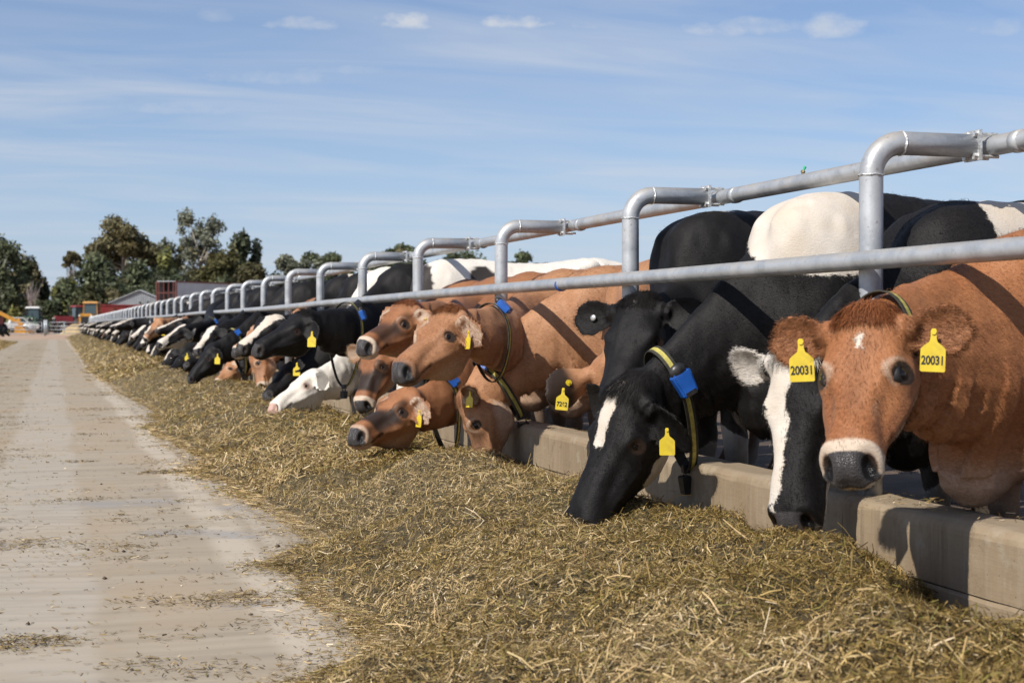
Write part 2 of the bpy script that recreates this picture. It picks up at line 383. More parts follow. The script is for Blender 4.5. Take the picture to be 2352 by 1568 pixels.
# coats: attribute 'coat' = white field (metres), dark, pale, nose
def coat_mat(name, base, base2, white=(.66, .60, .52), dark=(.030, .017, .011), pale=(.56, .45, .34), edge=.022, rough=.55, sheen=.25):
    t = NT(name); a = t.node('ShaderNodeAttribute', attribute_name='coat')
    se = t.node('ShaderNodeSeparateColor', {0: a.outputs['Color']}); w, d, p = se.outputs[0], se.outputs[1], se.outputs[2]; nz = a.outputs['Alpha']
    v = t.coord('Object')
    fur = t.noise(t.mapping(v, (1, 1, 2.6)), 75, 5, .65, .6); fur2 = t.noise(t.mapping(v, (1.3, 1, 3)), 190, 3, .6)
    blot = t.noise(v, 4.5, 5, .6)
    c = t.mix(t.mapr(blot, .3, .7), base, base2)
    c = t.mix(t.math('MULTIPLY', t.mapr(fur, .35, .7), .42), c, tuple(min(1, x * 1.5) for x in base2))
    c = t.mix(t.math('MULTIPLY', t.mapr(fur2, .5, .72), .32), c, tuple(x * .5 for x in base))
    dd = t.math('ADD', d, t.math('MULTIPLY', t.math('SUBTRACT', blot, .5), .25)); dd = t.math('ADD', dd, t.math('MULTIPLY', t.math('SUBTRACT', fur, .5), .35))
    c = t.mix(t.mapr(dd, .12, .95), c, dark)
    pp = t.math('ADD', p, t.math('MULTIPLY', t.math('SUBTRACT', fur, .5), .5))
    c = t.mix(t.mapr(pp, .15, .9), c, pale)
    ww = t.math('ADD', w, t.math('MULTIPLY', t.math('SUBTRACT', fur, .5), edge * 1.6)); ww = t.math('ADD', ww, t.math('MULTIPLY', t.math('SUBTRACT', t.noise(v, 22, 4), .5), edge * 2))
    wc = t.mix(t.mapr(blot, .35, .75), white, tuple(x * y for x, y in zip(white, (.90, .84, .76))))
    wc = t.mix(t.math('MULTIPLY', t.mapr(fur2, .45, .75), .25), wc, tuple(x * .62 for x in white))
    wc = t.mix(t.math('MULTIPLY', t.mapr(t.noise(v, 2.6, 7, .7), .56, .74), .55), wc, (.36, .27, .19))
    zz = t.node('ShaderNodeSeparateXYZ', {0: v}).outputs[2]; mudf = t.math('MULTIPLY', t.math('MULTIPLY', t.mapr(t.math('ADD', zz, t.math('MULTIPLY', t.noise(v, 9, 5), .35)), .75, .35), .85), t.node('ShaderNodeAttribute', attribute_name='leg').outputs['Fac'])
    c = t.mix(t.mapr(ww, -.004, .006), c, wc); c = t.mix(t.math('MULTIPLY', mudf, 1.0), c, (.085, .065, .048))
    c = t.mix(t.mapr(nz, .3, .7), c, t.mix(t.mapr(d, .5, 1.1), t.mix(fur, (.030, .027, .027), (.075, .068, .066)), (.006, .005, .005)))
    # dried mud and feed dust caught in the coat
    c = t.mix(t.math('MULTIPLY', t.mapr(t.noise(v, 55, 3, .8), .74, .79), .30), c, (.34, .27, .15))
    pebb = t.node('ShaderNodeTexVoronoi', {'Vector': v, 'Scale': 260.0}).outputs['Distance']
    hgt = t.math('ADD', t.math('MULTIPLY', fur, t.math('SUBTRACT', 1.0, t.mapr(nz, .3, .7))), t.math('MULTIPLY', pebb, t.mapr(nz, .3, .7)))
    r = t.node('ShaderNodeMapRange', {0: nz, 1: .3, 2: .7, 3: rough, 4: .28}).outputs[0]
    m = t.out(c, r, 0, t.bump(t.math('ADD', hgt, t.math('MULTIPLY', fur2, .4)), .38, .008))
    t.b.inputs['Sheen Weight'].default_value = sheen; t.b.inputs['Sheen Roughness'].default_value = .45
    t.b.inputs['Specular IOR Level'].default_value = .32 if base[0] > .05 else .22
    return m
M_BLACK = coat_mat('black_coat', (.0055, .0050, .0052), (.010, .0088, .0080), sheen=.0, pale=(.52, .34, .27))
M_JRED = coat_mat('russet_coat', (.225, .080, .028), (.345, .145, .058), sheen=.03)
M_JTAN = coat_mat('tan_coat', (.245, .102, .042), (.41, .210, .105), sheen=.03)
M_JBRN = coat_mat('brown_coat', (.19, .072, .028), (.32, .142, .062), sheen=.03)
M_WHITE = coat_mat('white_coat', (.66, .59, .50), (.72, .66, .58), dark=(.03, .024, .02), pale=(.55, .36, .29), sheen=.1)
def simple(name, col, rough=.3, metal=0, coatw=0):
    t = NT(name); m = t.out(col, rough, metal); t.b.inputs['Coat Weight'].default_value = coatw; return m
M_EYE = simple('wet_eye', (.006, .004, .004), .12, 0, .0)
M_YEL = plain('yellow_tag', (.72, .54, .03), .42, 0, .08, 20, dirt=((.35, .26, .06), .4))
M_INK = simple('black_ink', (.015, .015, .015), .6)
M_STRAPD = plain('strap_dark', (.035, .032, .022), .75, 0, .3, 60)
M_STRAPY = plain('strap_yellow', (.46, .40, .09), .7, 0, .25, 50, dirt=((.12, .10, .04), .6))
M_BLUE = plain('blue_plastic', (.018, .105, .42), .38, 0, .12, 20, dirt=((.10, .12, .18), .35))
M_BLKPL = plain('black_plastic', (.018, .018, .019), .42, 0, .2, 30, dirt=((.08, .065, .045), .4))
M_GREENP = simple('green_plastic', (.06, .45, .22), .4)
M_BRASS = simple('brass', (.30, .22, .10), .4, .7)
M_SILVER = simple('button_metal', (.55, .54, .5), .35, .7)

# ------------------------------------------------------------------ cows
def sgnpow(a, e): return np.sign(a) * np.abs(a) ** e
def loft_faces(nr, n):
    F = [(i * n + k, i * n + (k + 1) % n, (i + 1) * n + (k + 1) % n, (i + 1) * n + k) for i in range(nr - 1) for k in range(n)]
    F += [tuple(range(n - 1, -1, -1)), tuple((nr - 1) * n + k for k in range(n))]
    return F
# head sections: t, half width, depth, dorsal offset, jaw taper
HEAD = {
 'H': np.array([(-.13, .045, .09, -.055, .1), (-.06, .075, .15, -.018, .2), (0, .088, .19, .004, .3), (.10, .104, .250, .010, .36), (.22, .116, .295, .012, .38), (.34, .121, .305, .008, .40),
      (.46, .112, .285, .000, .38), (.58, .096, .240, -.002, .34), (.70, .083, .195, .002, .28), (.80, .077, .166, .004, .22), (.88, .081, .152, .002, .18), (.955, .080, .134, -.010, .18), (1.02, .062, .092, -.030, .12), (1.055, .036, .05, -.048, .1)]),
 'J': np.array([(-.13, .045, .09, -.06, .1), (-.06, .072, .14, -.012, .2), (0, .088, .18, .010, .3), (.10, .104, .225, .014, .36), (.22, .120, .262, .006, .38), (.34, .127, .275, -.004, .40),
      (.46, .115, .262, -.014, .40), (.58, .096, .222, -.013, .36), (.70, .080, .180, -.006, .28), (.80, .073, .154, .002, .22), (.88, .077, .144, .002, .18), (.955, .077, .130, -.010, .18), (1.02, .060, .090, -.030, .12), (1.055, .034, .048, -.048, .1)]),
}
BODY = np.array([  # x, top, bottom, half width
 (-.24, 1.02, .74, .10), (-.17, 1.22, .60, .18), (-.06, 1.35, .53, .235), (.10, 1.405, .50, .27), (.28, 1.405, .50, .285), (.55, 1.375, .51, .335), (.85, 1.375, .55, .36),
 (1.12, 1.405, .64, .345), (1.32, 1.42, .74, .29), (1.50, 1.405, .82, .22), (1.62, 1.34, .90, .15), (1.67, 1.22, 1.0, .08)])
def bez(P, u):
    u = np.asarray(u)[..., None]
    return (1 - u) ** 3 * P[0] + 3 * (1 - u) ** 2 * u * P[1] + 3 * (1 - u) * u ** 2 * P[2] + u ** 3 * P[3]
def dbez(P, u):
    u = np.asarray(u)[..., None]
    return 3 * ((1 - u) ** 2 * (P[1] - P[0]) + 2 * (1 - u) * u * (P[2] - P[1]) + u ** 2 * (P[3] - P[2]))

class Shape: pass
def solve_head(poll, mpx, L, side):
    """second point of the head: on the sight line of its pixel, L away from the poll"""
    r = nrm(ray(*mpx)); oc = CAMP - poll
    b = np.dot(oc, r); c = np.dot(oc, oc) - L * L; disc = b * b - c
    if disc <= 0: q = CAMP + r * (-b); return poll + nrm(q - poll) * L
    k = -b + (math.sqrt(disc) if side > 0 else -math.sqrt(disc))
    return CAMP + r * k

def cow_shape(kind, poll, e1, hint, sc=None, ears=((.15, .1), (.15, .1)), vox=.012, body_yaw=0.0, neck_sag=0.0, hs=1.0, roll=0.0, ear_len=1.0, nb=None, nk=1.0):
    """one continuous body mesh in cow space (origin on the floor below the fore legs, facing -X)"""
    s = Shape(); sc = sc or (1.0 if kind == 'H' else .86)
    T = HEAD[kind]; L = (.515 if kind == 'H' else .452) * hs; W = (1.0 if kind == 'H' else .97) * hs
    e1 = nrm(e1); e2 = np.asarray(hint, float); e2 = nrm(e2 - e1 * np.dot(e1, e2)); e3 = np.cross(e2, e1)   # e3: the cow's left
    if roll: e2, e3 = e2 * math.cos(roll) + e3 * math.sin(roll), e3 * math.cos(roll) - e2 * math.sin(roll)
    poll = np.asarray(poll, float); s.kind, s.L, s.W, s.e1, s.e2, s.e3, s.P, s.sc = kind, L, W, e1, e2, e3, poll, sc
    V, F = [], []
    def add(v, f):
        b = len(V); V.extend(np.asarray(v).tolist()); F.extend(tuple(b + i for i in q) for q in f)
    n = 20; ph = np.arange(n) / n * 2 * math.pi; cx, sy = sgnpow(np.cos(ph), 2 / 2.5), sgnpow(np.sin(ph), 2 / 2.5)
    # torso
    cyaw, syaw = math.cos(body_yaw), math.sin(body_yaw)
    def B(p):
        p = np.atleast_2d(np.asarray(p, float)) * sc
        return np.stack([p[:, 0] * cyaw - p[:, 1] * syaw, p[:, 0] * syaw + p[:, 1] * cyaw, p[:, 2]], 1)
    xs = np.linspace(BODY[0, 0], BODY[-1, 0], 24); rings = []
    for x in xs:
        top, bot, w = (np.interp(x, BODY[:, 0], BODY[:, i]) for i in (1, 2, 3))
        yy = sy; wm_ = w * cx * (1 - .34 * sstep(-.1, 1.0, yy) - .12 * sstep(.2, 1., -yy))
        rings.append(B(np.stack([np.full(n, x), wm_, (top + bot) / 2 + (top - bot) / 2 * yy], 1)))
    add(np.concatenate(rings), loft_faces(len(xs), n))
    def ell(c, r, m=8, k=12):
        mb = MB(); mb.ellipsoid(c, r, k, m); add(B(np.array(mb.v)), mb.f)
    for sg in (-1, 1):
        ell((.06, sg * .185, .95), (.19, .085, .36)); ell((.12, sg * .07, 1.26), (.34, .12, .13)); ell((-.02, sg * .11, 1.12), (.20, .13, .25))
        ell((1.17, sg * .27, 1.33), (.11, .07, .075)); ell((1.30, sg * .19, .98), (.24, .12, .30)); ell((1.58, sg * .09, 1.31), (.07, .05, .06))
        for pts, rr in (([(.10, sg * .17, .85), (.10, sg * .17, .66), (.09, sg * .165, .42), (.10, sg * .165, .36), (.11, sg * .165, .15), (.085, sg * .165, .09), (.07, sg * .165, .03), (.07, sg * .165, 0)], [.13, .085, .062, .060, .042, .052, .058, .065]),
                        ([(1.30, sg * .18, .85), (1.27, sg * .18, .68), (1.46, sg * .17, .50), (1.47, sg * .165, .42), (1.43, sg * .165, .16), (1.41, sg * .165, .10), (1.38, sg * .165, .03), (1.38, sg * .165, 0)], [.17, .11, .070, .060, .045, .054, .058, .065])):
            mb = MB(); mb.tube(pts, rr, 10); add(B(np.array(mb.v)), mb.f)
    ell((1.12, 0, .62), (.20, .15, .13)); ell((-.12, 0, .62), (.18, .13, .20))
    mb = MB(); mb.tube([(1.60, 0, 1.36), (1.70, 0, 1.26), (1.71, 0, .95), (1.70, 0, .62), (1.69, 0, .45)], [.035, .03, max(.022, vox), max(.024, vox), .03], 8); add(B(np.array(mb.v)), mb.f)
    # neck
    D0 = np.interp(.08, T[:, 0], T[:, 2]) * hs
    base = B((.18, 0, 1.10))[0] if nb is None else B(nb)[0]
    hend = poll + e1 * .10 * L - e2 * D0 * .52
    dist = np.linalg.norm(hend - base)
    back = nrm(-e1 * .75 - e2 * .55)
    back = nrm(back + np.array([.55, 0, .12]))
    P1 = base + nrm(np.array([-1, 0, .10])) * dist * .36
    P1[2] = min(P1[2], .86 if hend[2] < .80 else .76); P2 = hend + back * dist * .33
    if hend[2] > .75: P2[2] = min(P2[2], max(.78, min(.86, hend[2] - .06)))
    NP = np.array([base, P1 + np.array([0, 0, -neck_sag]), P2 + np.array([0, 0, -neck_sag * .6]), hend])
    s.NP = NP
    ws = sc if kind == 'H' else sc * 1.0
    def neck_at(u):
        u = float(u); C = bez(NP, u); Tn = nrm(dbez(NP, u)); w = sstep(.25, 1.0, u)
        dv = np.array([-.25, 0, 1.0]) * (1 - w) + nrm(e2 * .8 - e1 * .45) * w; dv = nrm(dv - Tn * np.dot(dv, Tn)); sv = np.cross(dv, Tn)
        hd = np.interp(u, [0, .35, .7, .92, 1], [.335, .282, .205, .155, .122]) * ws * nk; hw = np.interp(u, [0, .35, .7, .92, 1], [.225, .158, .112, .092, .076]) * ws * nk
        return C, Tn, dv, sv, hd, hw
    s.neck_at = neck_at
    rings = []
    for u in np.linspace(0, 1, 18):
        C, Tn, dv, sv, hd, hw = neck_at(u)
        a = sgnpow(np.cos(ph), 2 / 2.2); b = sgnpow(np.sin(ph), 2 / 2.2)
        rings.append(C + np.outer(b * hd, dv) + np.outer(a * hw * (1 - .25 * sstep(.1, 1, b) - .18 * sstep(.3, 1, -b)), sv))
    add(np.concatenate(rings), loft_faces(18, n))
    # head
    ts = np.linspace(T[0, 0], T[-1, 0], 30); rings = []
    for t in ts:
        w, D, o, k = (np.interp(t, T[:, 0], T[:, i]) for i in (1, 2, 3, 4)); w *= W; D *= hs; o *= hs
        lat = w * cx * (1 - k * sstep(-.15, 1.0, -sy) - .10 * sstep(.3, 1, sy)); v = o - D / 2 + D / 2 * sy
        rings.append(poll + e1 * t * L + np.outer(lat, e3) + np.outer(v, e2))
    add(np.concatenate(rings), loft_faces(30, n))
    # ears
    th = max(.007, vox * .75); s.ears = []
    for sg, (droop, fwd) in zip((1, -1), ears):
        A = poll + e1 * .10 * L + e3 * sg * .075 * W - e2 * .045 * hs
        d = nrm(e3 * sg + e1 * (.12 + droop) - e2 * .25 * (1 if droop > 0 else .4)); nf = nrm(e1 * .35 + e2 * .5 + e3 * sg * fwd); nf = nrm(nf - d * np.dot(nf, d)); bdir = np.cross(nf, d)
        EL = (.205 if kind == 'H' else .185) * hs * ear_len; ns, na = 9, 7; G = []
        for layer in (0, 1):
            for i in range(ns):
                q = i / (ns - 1); hw = EL * np.interp(q, [0, .15, .35, .6, .8, .93, 1], [.14, .18, .29, .36, .32, .20, .05])
                for j in range(na):
                    a = (j / (na - 1) * 2 - 1)
                    cup = .42 * hw * (a * a) * np.interp(q, [0, .3, 1], [1.6, 1.1, .45])
                    G.append(A + d * (q * EL) + bdir * (a * hw) + nf * (cup + (th if layer else -th) * np.interp(abs(a), [0, 1], [1, .6]) - .010) - e2 * (.05 * q * q * (1 if droop > 0 else 0)) * hs)
        Fq = []
        m = ns * na
        for i in range(ns - 1):
            for j in range(na - 1):
                a0 = i * na + j; Fq += [(a0, a0 + na, a0 + na + 1, a0 + 1), (m + a0, m + a0 + 1, m + a0 + na + 1, m + a0 + na)]
        bd = [(0, j) for j in range(na)] + [(i, na - 1) for i in range(1, ns)] + [(ns - 1, j) for j in range(na - 2, -1, -1)] + [(i, 0) for i in range(ns - 2, 0, -1)]
        for (i, j), (i2, j2) in zip(bd, bd[1:] + bd[:1]): Fq.append((i * na + j, i2 * na + j2, m + i2 * na + j2, m + i * na + j))
        if sg < 0: Fq = [tuple(reversed(q)) for q in Fq]
        add(np.array(G), Fq)
        mb = MB(); mb.tube([A - d * .03, A + d * .03, A + d * EL * .28], [.040 * hs, .033 * hs, .026 * hs], 8); add(np.array(mb.v), mb.f)
        s.ears.append(dict(A=A, d=d, nf=nf, b=bdir, EL=EL))
    me = new_mesh('tmp', V, F); bm = bmesh.new(); bm.from_mesh(me); bmesh.ops.recalc_face_normals(bm, faces=bm.faces); bm.to_mesh(me); bm.free()
    o = bpy.data.objects.new('tmp', me); COL.objects.link(o)
    md = o.modifiers.new('r', 'REMESH'); md.mode = 'VOXEL'; md.voxel_size = vox
    dg = bpy.context.evaluated_depsgraph_get(); dg.update()
    m2 = bpy.data.meshes.new_from_object(o.evaluated_get(dg), depsgraph=dg)
    bpy.data.objects.remove(o); bpy.data.meshes.remove(me)
    nv = len(m2.vertices); co = np.empty(nv * 3, np.float32); m2.vertices.foreach_get('co', co); co = co.reshape(-1, 3).astype(float)
    ed = np.empty(len(m2.edges) * 2, np.int32); m2.edges.foreach_get('vertices', ed); ed = ed.reshape(-1, 2)
    deg = np.bincount(ed.ravel(), minlength=nv)[:, None].astype(float)
    for it in range(8 if vox < .02 else 3):
        acc = np.stack([np.bincount(ed[:, 0], co[ed[:, 1], k], nv) + np.bincount(ed[:, 1], co[ed[:, 0], k], nv) for k in range(3)], 1) / deg
        f = .5 if it % 2 == 0 else -.30
        co = co + (acc - co) * f
    hsel = (np.linalg.norm(co - (poll + e1 * .45 * L - e2 * .1), axis=1) > .48 * hs)[:, None] & (co[:, 2:3] > .5 * sc)
    hsel = hsel * sstep(.48 * hs, .62 * hs, np.linalg.norm(co - (poll + e1 * .45 * L - e2 * .1), axis=1))[:, None]
    for it in range(int(min(140, .009 / vox ** 2)) if vox < .02 else 3):
        acc = np.stack([np.bincount(ed[:, 0], co[ed[:, 1], k], nv) + np.bincount(ed[:, 1], co[ed[:, 0], k], nv) for k in range(3)], 1) / deg
        co = co + (acc - co) * .6 * hsel
    s.me = m2; s.co = co; s.nv = nv
    m2.vertices.foreach_set('co', co.astype(np.float32).ravel()); m2.update()
    no = np.empty(nv * 3, np.float32); m2.vertices.foreach_get('normal', no); s.no = no.reshape(-1, 3).astype(float)
    # coordinates of every vertex on the head, neck and trunk
    q = co - poll; s.t = q @ e1 / L; s.lat = q @ e3; s.dor = q @ e2
    hc = np.stack([poll + e1 * t * L - e2 * (np.interp(t, T[:, 0], T[:, 2]) * .5) * hs for t in np.linspace(0, 1, 8)])
    dh = np.min(np.linalg.norm(co[:, None] - hc[None], axis=2), 1)
    us = np.linspace(0, .92, 14); nc = bez(NP, us); dn = np.linalg.norm(co[:, None] - nc[None], axis=2)
    s.u = us[np.argmin(dn, 1)]
    de = np.full(nv, 9.0)
    for E in s.ears:
        al = np.clip((co - E['A']) @ E['d'] / E['EL'], .12, 1); de = np.minimum(de, np.linalg.norm(co - (E['A'] + np.outer(al * E['EL'], E['d'])), axis=1) / (.30 * E['EL']) + (al < .15) * 2)
    s.ear = (de < 1.15) & (np.abs(s.lat) > .09 * W) & (s.t < .42)
    s.head = (dh < dn.min(1) * 1.05) & (dh < .24) | s.ear
    bl = np.stack([(co[:, 0] * cyaw + co[:, 1] * syaw), (-co[:, 0] * syaw + co[:, 1] * cyaw), co[:, 2]], 1) / sc
    s.b = bl; s.body = (dn.min(1) > .05) & (bl[:, 0] > -.3) & ~s.head
    s.neck = ~s.head & (bl[:, 0] < .0)
    face = s.head & ~s.ear
    # eye sockets, orbits, nostrils, mouth, cheek and nose-bone relief
    disp = np.zeros(nv); tl, dr, la = s.t * L, s.dor, np.abs(s.lat)
    ez = (.375 if kind == 'H' else .385) * L; ed_ = -.060 * hs
    re = np.hypot((tl - ez), (dr - ed_)); side = face & (la > .05 * W)
    disp += side * (.012 * hs * np.exp(-(re / (.046 * hs)) ** 2) + .014 * hs * np.exp(-(((tl - ez + .012) / .045) ** 2 + ((dr - ed_ - .034) / .016) ** 2)))
    disp -= side * .004 * hs * sstep(.024 * hs, .014 * hs, re)
    nt, nd = .99 * L, -.050 * hs
    a = (tl - nt) * .8 + (dr - nd) * .6; b = -(tl - nt) * .6 + (dr - nd) * .8
    rn = np.sqrt((a / 1.0) ** 2 + (b / 1.7) ** 2 + ((la - .047 * W) / 1.25) ** 2); s.rn = np.where(face, rn, 9)
    disp -= face * .020 * hs * sstep(.024, .008, rn); disp += face * .006 * np.exp(-((rn - .034) / .010) ** 2)
    mpts = np.array([(1.035 * L, -.094 * hs), (.97 * L, -.106 * hs), (.86 * L, -.104 * hs), (.74 * L, -.098 * hs)]); dm = np.full(nv, 9.0)
    for A_, B_ in zip(mpts[:-1], mpts[1:]):
        ab = B_ - A_; pp = np.stack([tl, dr], 1) - A_; k = np.clip((pp @ ab) / (ab @ ab), 0, 1); dm = np.minimum(dm, np.linalg.norm(pp - k[:, None] * ab, axis=1))
    s.dm = np.where(face, dm, 9); disp -= face * .009 * hs * np.exp(-(dm / .007) ** 2); disp += face * .004 * np.exp(-((dm - .018) / .010) ** 2)
    disp += side * .011 * np.exp(-(((tl - .58 * L) / .10) ** 2 + ((dr + .115 - .10 * (tl / L - .58)) / .018) ** 2)) - side * .012 * np.exp(-(((tl - .64 * L) / .10) ** 2 + ((dr + .052) / .022) ** 2)) + side * .008 * np.exp(-(((tl - .24 * L) / .06) ** 2 + ((dr + .20) / .05) ** 2))
    disp -= side * .010 * np.exp(-(((tl - .44 * L) / .035) ** 2 + ((dr + .19) / .07) ** 2)); vein = np.abs((tl - .52 * L) * .5 + (dr + .15) * .85 + .02 * np.sin(tl * 40)); disp += side * .003 * np.exp(-(vein / .006) ** 2) * np.exp(-((tl - .55 * L) / .10) ** 2)
    disp += side * .010 * np.exp(-(((tl - .10 * L) / .04) ** 2 + ((dr + .03) / .03) ** 2))
    disp -= face * .006 * np.exp(-((s.lat / .03) ** 2 + ((s.t - .42) / .14) ** 2)) * (dr > -.05)
    # skin folds and muscle relief on the neck and shoulder
    bn = ~s.head
    disp += bn * .018 * (noise3(co, 5.5, 3) - .5) + bn * .010 * (noise3(co * np.array([1.6, 1, .8]), 14, 5) - .5)
    low = sstep(.0, -.18, (co - nc[np.argmin(dn, 1)]) @ np.array([0, 0, 1.0])) * (dn.min(1) < .35) * bn
    disp += low * .013 * np.sin(s.u * 55 + 9 * noise3(co, 5, 8)) * sstep(.05, .3, s.u)
    disp += face * (.004 * (noise3(co, 30, 4) - .5) + .006 * (noise3(co, 13, 14) - .5))
    s.co = co + s.no * disp[:, None] * (1 if vox < .02 else .6)
    m2.vertices.foreach_set('co', s.co.astype(np.float32).ravel()); smooth(m2)
    s.eyes = []
    w = np.interp(ez / L, T[:, 0], T[:, 1]) * W
    for sg in (1, -1):
        k = face & (s.lat * sg > .04) & (re < .02)
        latp = np.median(la[k]) if k.any() else w * .92
        s.eyes.append(poll + e1 * ez + e2 * ed_ + e3 * sg * (latp - .0155 * hs))
    s.re = np.where(side, re, 9); s.hs = hs
    return s

def paint(s, white=None, dark=None, pale=None, nose='wet', pink=False):
    """coat attribute: white field in metres, darkness, paleness, bare wet nose"""
    nv = s.nv; a = np.zeros((nv, 4)); a[:, 0] = -1 if white is None else white
    d = np.zeros(nv) if dark is None else dark.copy(); p = np.zeros(nv) if pale is None else pale.copy()
    face = s.head & ~s.ear
    lid = sstep(.030 * s.hs, .022 * s.hs, s.re); d = np.maximum(d, lid * (.9)); a[:, 0] -= lid * .3
    nos = sstep(.026, .017, s.rn); d = np.maximum(d, nos * 1.2); a[:, 0] -= nos * .5; p = p * (1 - nos)
    d = np.maximum(d, sstep(.008, .003, s.dm) * .9)
    hoof = sstep(.10, .07, s.b[:, 2]); d = np.maximum(d, hoof)
    # bare muzzle pad between and round the nostrils
    pad = face * sstep(.925, .965, s.t + .25 * np.maximum(0, np.abs(s.lat) - .045 * s.W) / .04 * -.2) * sstep(-.092 * s.hs, -.080 * s.hs, s.dor)
    pad = pad * sstep(.071, .056, np.abs(s.lat) / s.W / s.hs)
    if pink: p = np.maximum(p, pad); a[:, 0] -= pad * .4
    else: a[:, 3] = pad * (1 - .0 * nos)
    a[:, 1] = np.clip(d, 0, 1.2); a[:, 2] = np.clip(p, 0, 1.2)
    me = s.me
    for q_ in ('coat', 'leg'):
        if q_ in me.attributes: me.attributes.remove(me.attributes[q_])
    at_ = me.attributes.new('coat', 'FLOAT_COLOR', 'POINT'); at_.data.foreach_set('color', a.astype(np.float32).ravel())
    s.coat = a
    lg = (~s.head & (s.b[:, 2] < .8) & (s.b[:, 0] > -.12)).astype(np.float32); la_ = me.attributes.new('leg', 'FLOAT', 'POINT'); la_.data.foreach_set('value', lg)

def holstein(s, seed, amount=.5, blaze=(.03, .02, .05), bt=(.0, 1.1), legs=True, blobs=(), chin=0.0, tilt=0.0, body=True, flat=.0):
    """white field of a black and white cow: body patches, blaze along the face, white legs and belly"""
    w = (noise3(s.b * np.array([1, 1.3, 1]) + seed * 3.1, 1.55, seed) - (1 - amount)) * .5 if body else np.full(s.nv, -.5)
    w = np.where(s.b[:, 0] < .05, np.minimum(w, (s.b[:, 0] + .25) * .3 - .1), w)
    if legs:
        w = np.maximum(w, (.34 - s.b[:, 2]) * 1.0 + (noise3(s.b, 6, seed + 9) - .5) * .25); w = np.where(s.b[:, 2] < .12, .2, w)
    for c, r in blobs:
        e = (1 - np.linalg.norm((s.b - np.array(c)) / np.array(r), axis=1)) * min(r); w = np.maximum(w, e)
    face = s.head & ~s.ear
    w = np.where(s.head, -.3, w)
    if blaze is not None:
        hw = np.interp(s.t, [bt[0] - .08, bt[0], .35, .6, .9, bt[1]], [-.04, blaze[0], blaze[1], blaze[1], blaze[2], blaze[2] - .02])
        bf = np.minimum(hw - np.abs(s.lat - tilt) + (noise3(s.co, 24, seed) - .5) * .03, s.dor + .075 + np.where(s.t > .85, blaze[2] * 1.3, 0)); bf = np.minimum(bf, (bt[1] - s.t) * .5)
        w = np.where(face, np.maximum(w, bf), w)
    if chin: w = np.where(face, np.maximum(w, np.minimum(-.12 - s.dor, chin)), w)
    return w
def jersey(s, dk=.5, ring=1.0, face_dark=.3, eye=1.0):
    face = s.head & ~s.ear; t, dor, la = s.t, s.dor, np.abs(s.lat)
    d = face * face_dark * sstep(.34, .60, t) * sstep(.86, .74, t) * sstep(-.15, -.05, dor) + face * face_dark * .45 * np.exp(-((s.re - .050) / .026) ** 2) * (s.t > .25)
    d = np.maximum(d, face * face_dark * .7 * sstep(.1, .3, t) * sstep(.03, .08, la) * sstep(-.09, -.03, dor))
    d = np.maximum(d, s.ear * .35 * (noise3(s.co, 16, 2)))
    d = np.maximum(d, sstep(.45, .2, s.b[:, 2]) * .6 * (~s.head)); d = np.maximum(d, (~s.head) * dk * .5 * sstep(.5, 1.0, noise3(s.b, 1.6, 4)))
    p = face * ring * sstep(.85, .92, t) * sstep(1.3, .9, t) + face * eye * np.exp(-((s.re - .037) / .008) ** 2) * .6 * (.35 + .65 * sstep(-.08, -.035, s.dor))
    p = np.maximum(p, face * .45 * sstep(-.10, -.20, dor) * (.6 + .8 * noise3(s.co, 7, 9))); p = np.maximum(p, face * .22 * sstep(.05, .08, la) * sstep(-.06, -.11, dor) * noise3(s.co, 10, 19)); p = np.maximum(p, (~s.head) * .5 * sstep(.70, .50, s.b[:, 2]) * (s.b[:, 0] > -.35))
    # the hollow of the ear is pale
    for E in s.ears:
        q = s.co - E['A']; p = np.maximum(p, s.ear * .6 * sstep(.0, .8, s.no @ E['nf']) * sstep(.32, .10, np.abs(q @ E['b']) / E['EL']))
    return d, np.clip(p, 0, 1)

def strips(P, D, Sd, Ln, Wd, bend=None, tip=.55, segs=2):
    """many thin blades: centre, direction, side vector, length, width -> verts, quads"""
    n = len(P); ks = np.linspace(-.5, .5, segs + 1); V = np.empty((n, (segs + 1) * 2, 3))
    for i, k in enumerate(ks):
        w = Wd * (1 if i < segs else tip) * .5
        c = P + D * (Ln * k)[:, None]
        if bend is not None: c = c + bend * ((.25 - k * k) * Ln)[:, None]
        V[:, 2 * i] = c - Sd * w[:, None]; V[:, 2 * i + 1] = c + Sd * w[:, None]
    base = (np.arange(n) * (segs + 1) * 2)[:, None]
    Fq = np.concatenate([base + np.array([[2 * i, 2 * i + 1, 2 * i + 3, 2 * i + 2]]) for i in range(segs)], 1).reshape(-1, 4)
    return V.reshape(-1, 3), Fq

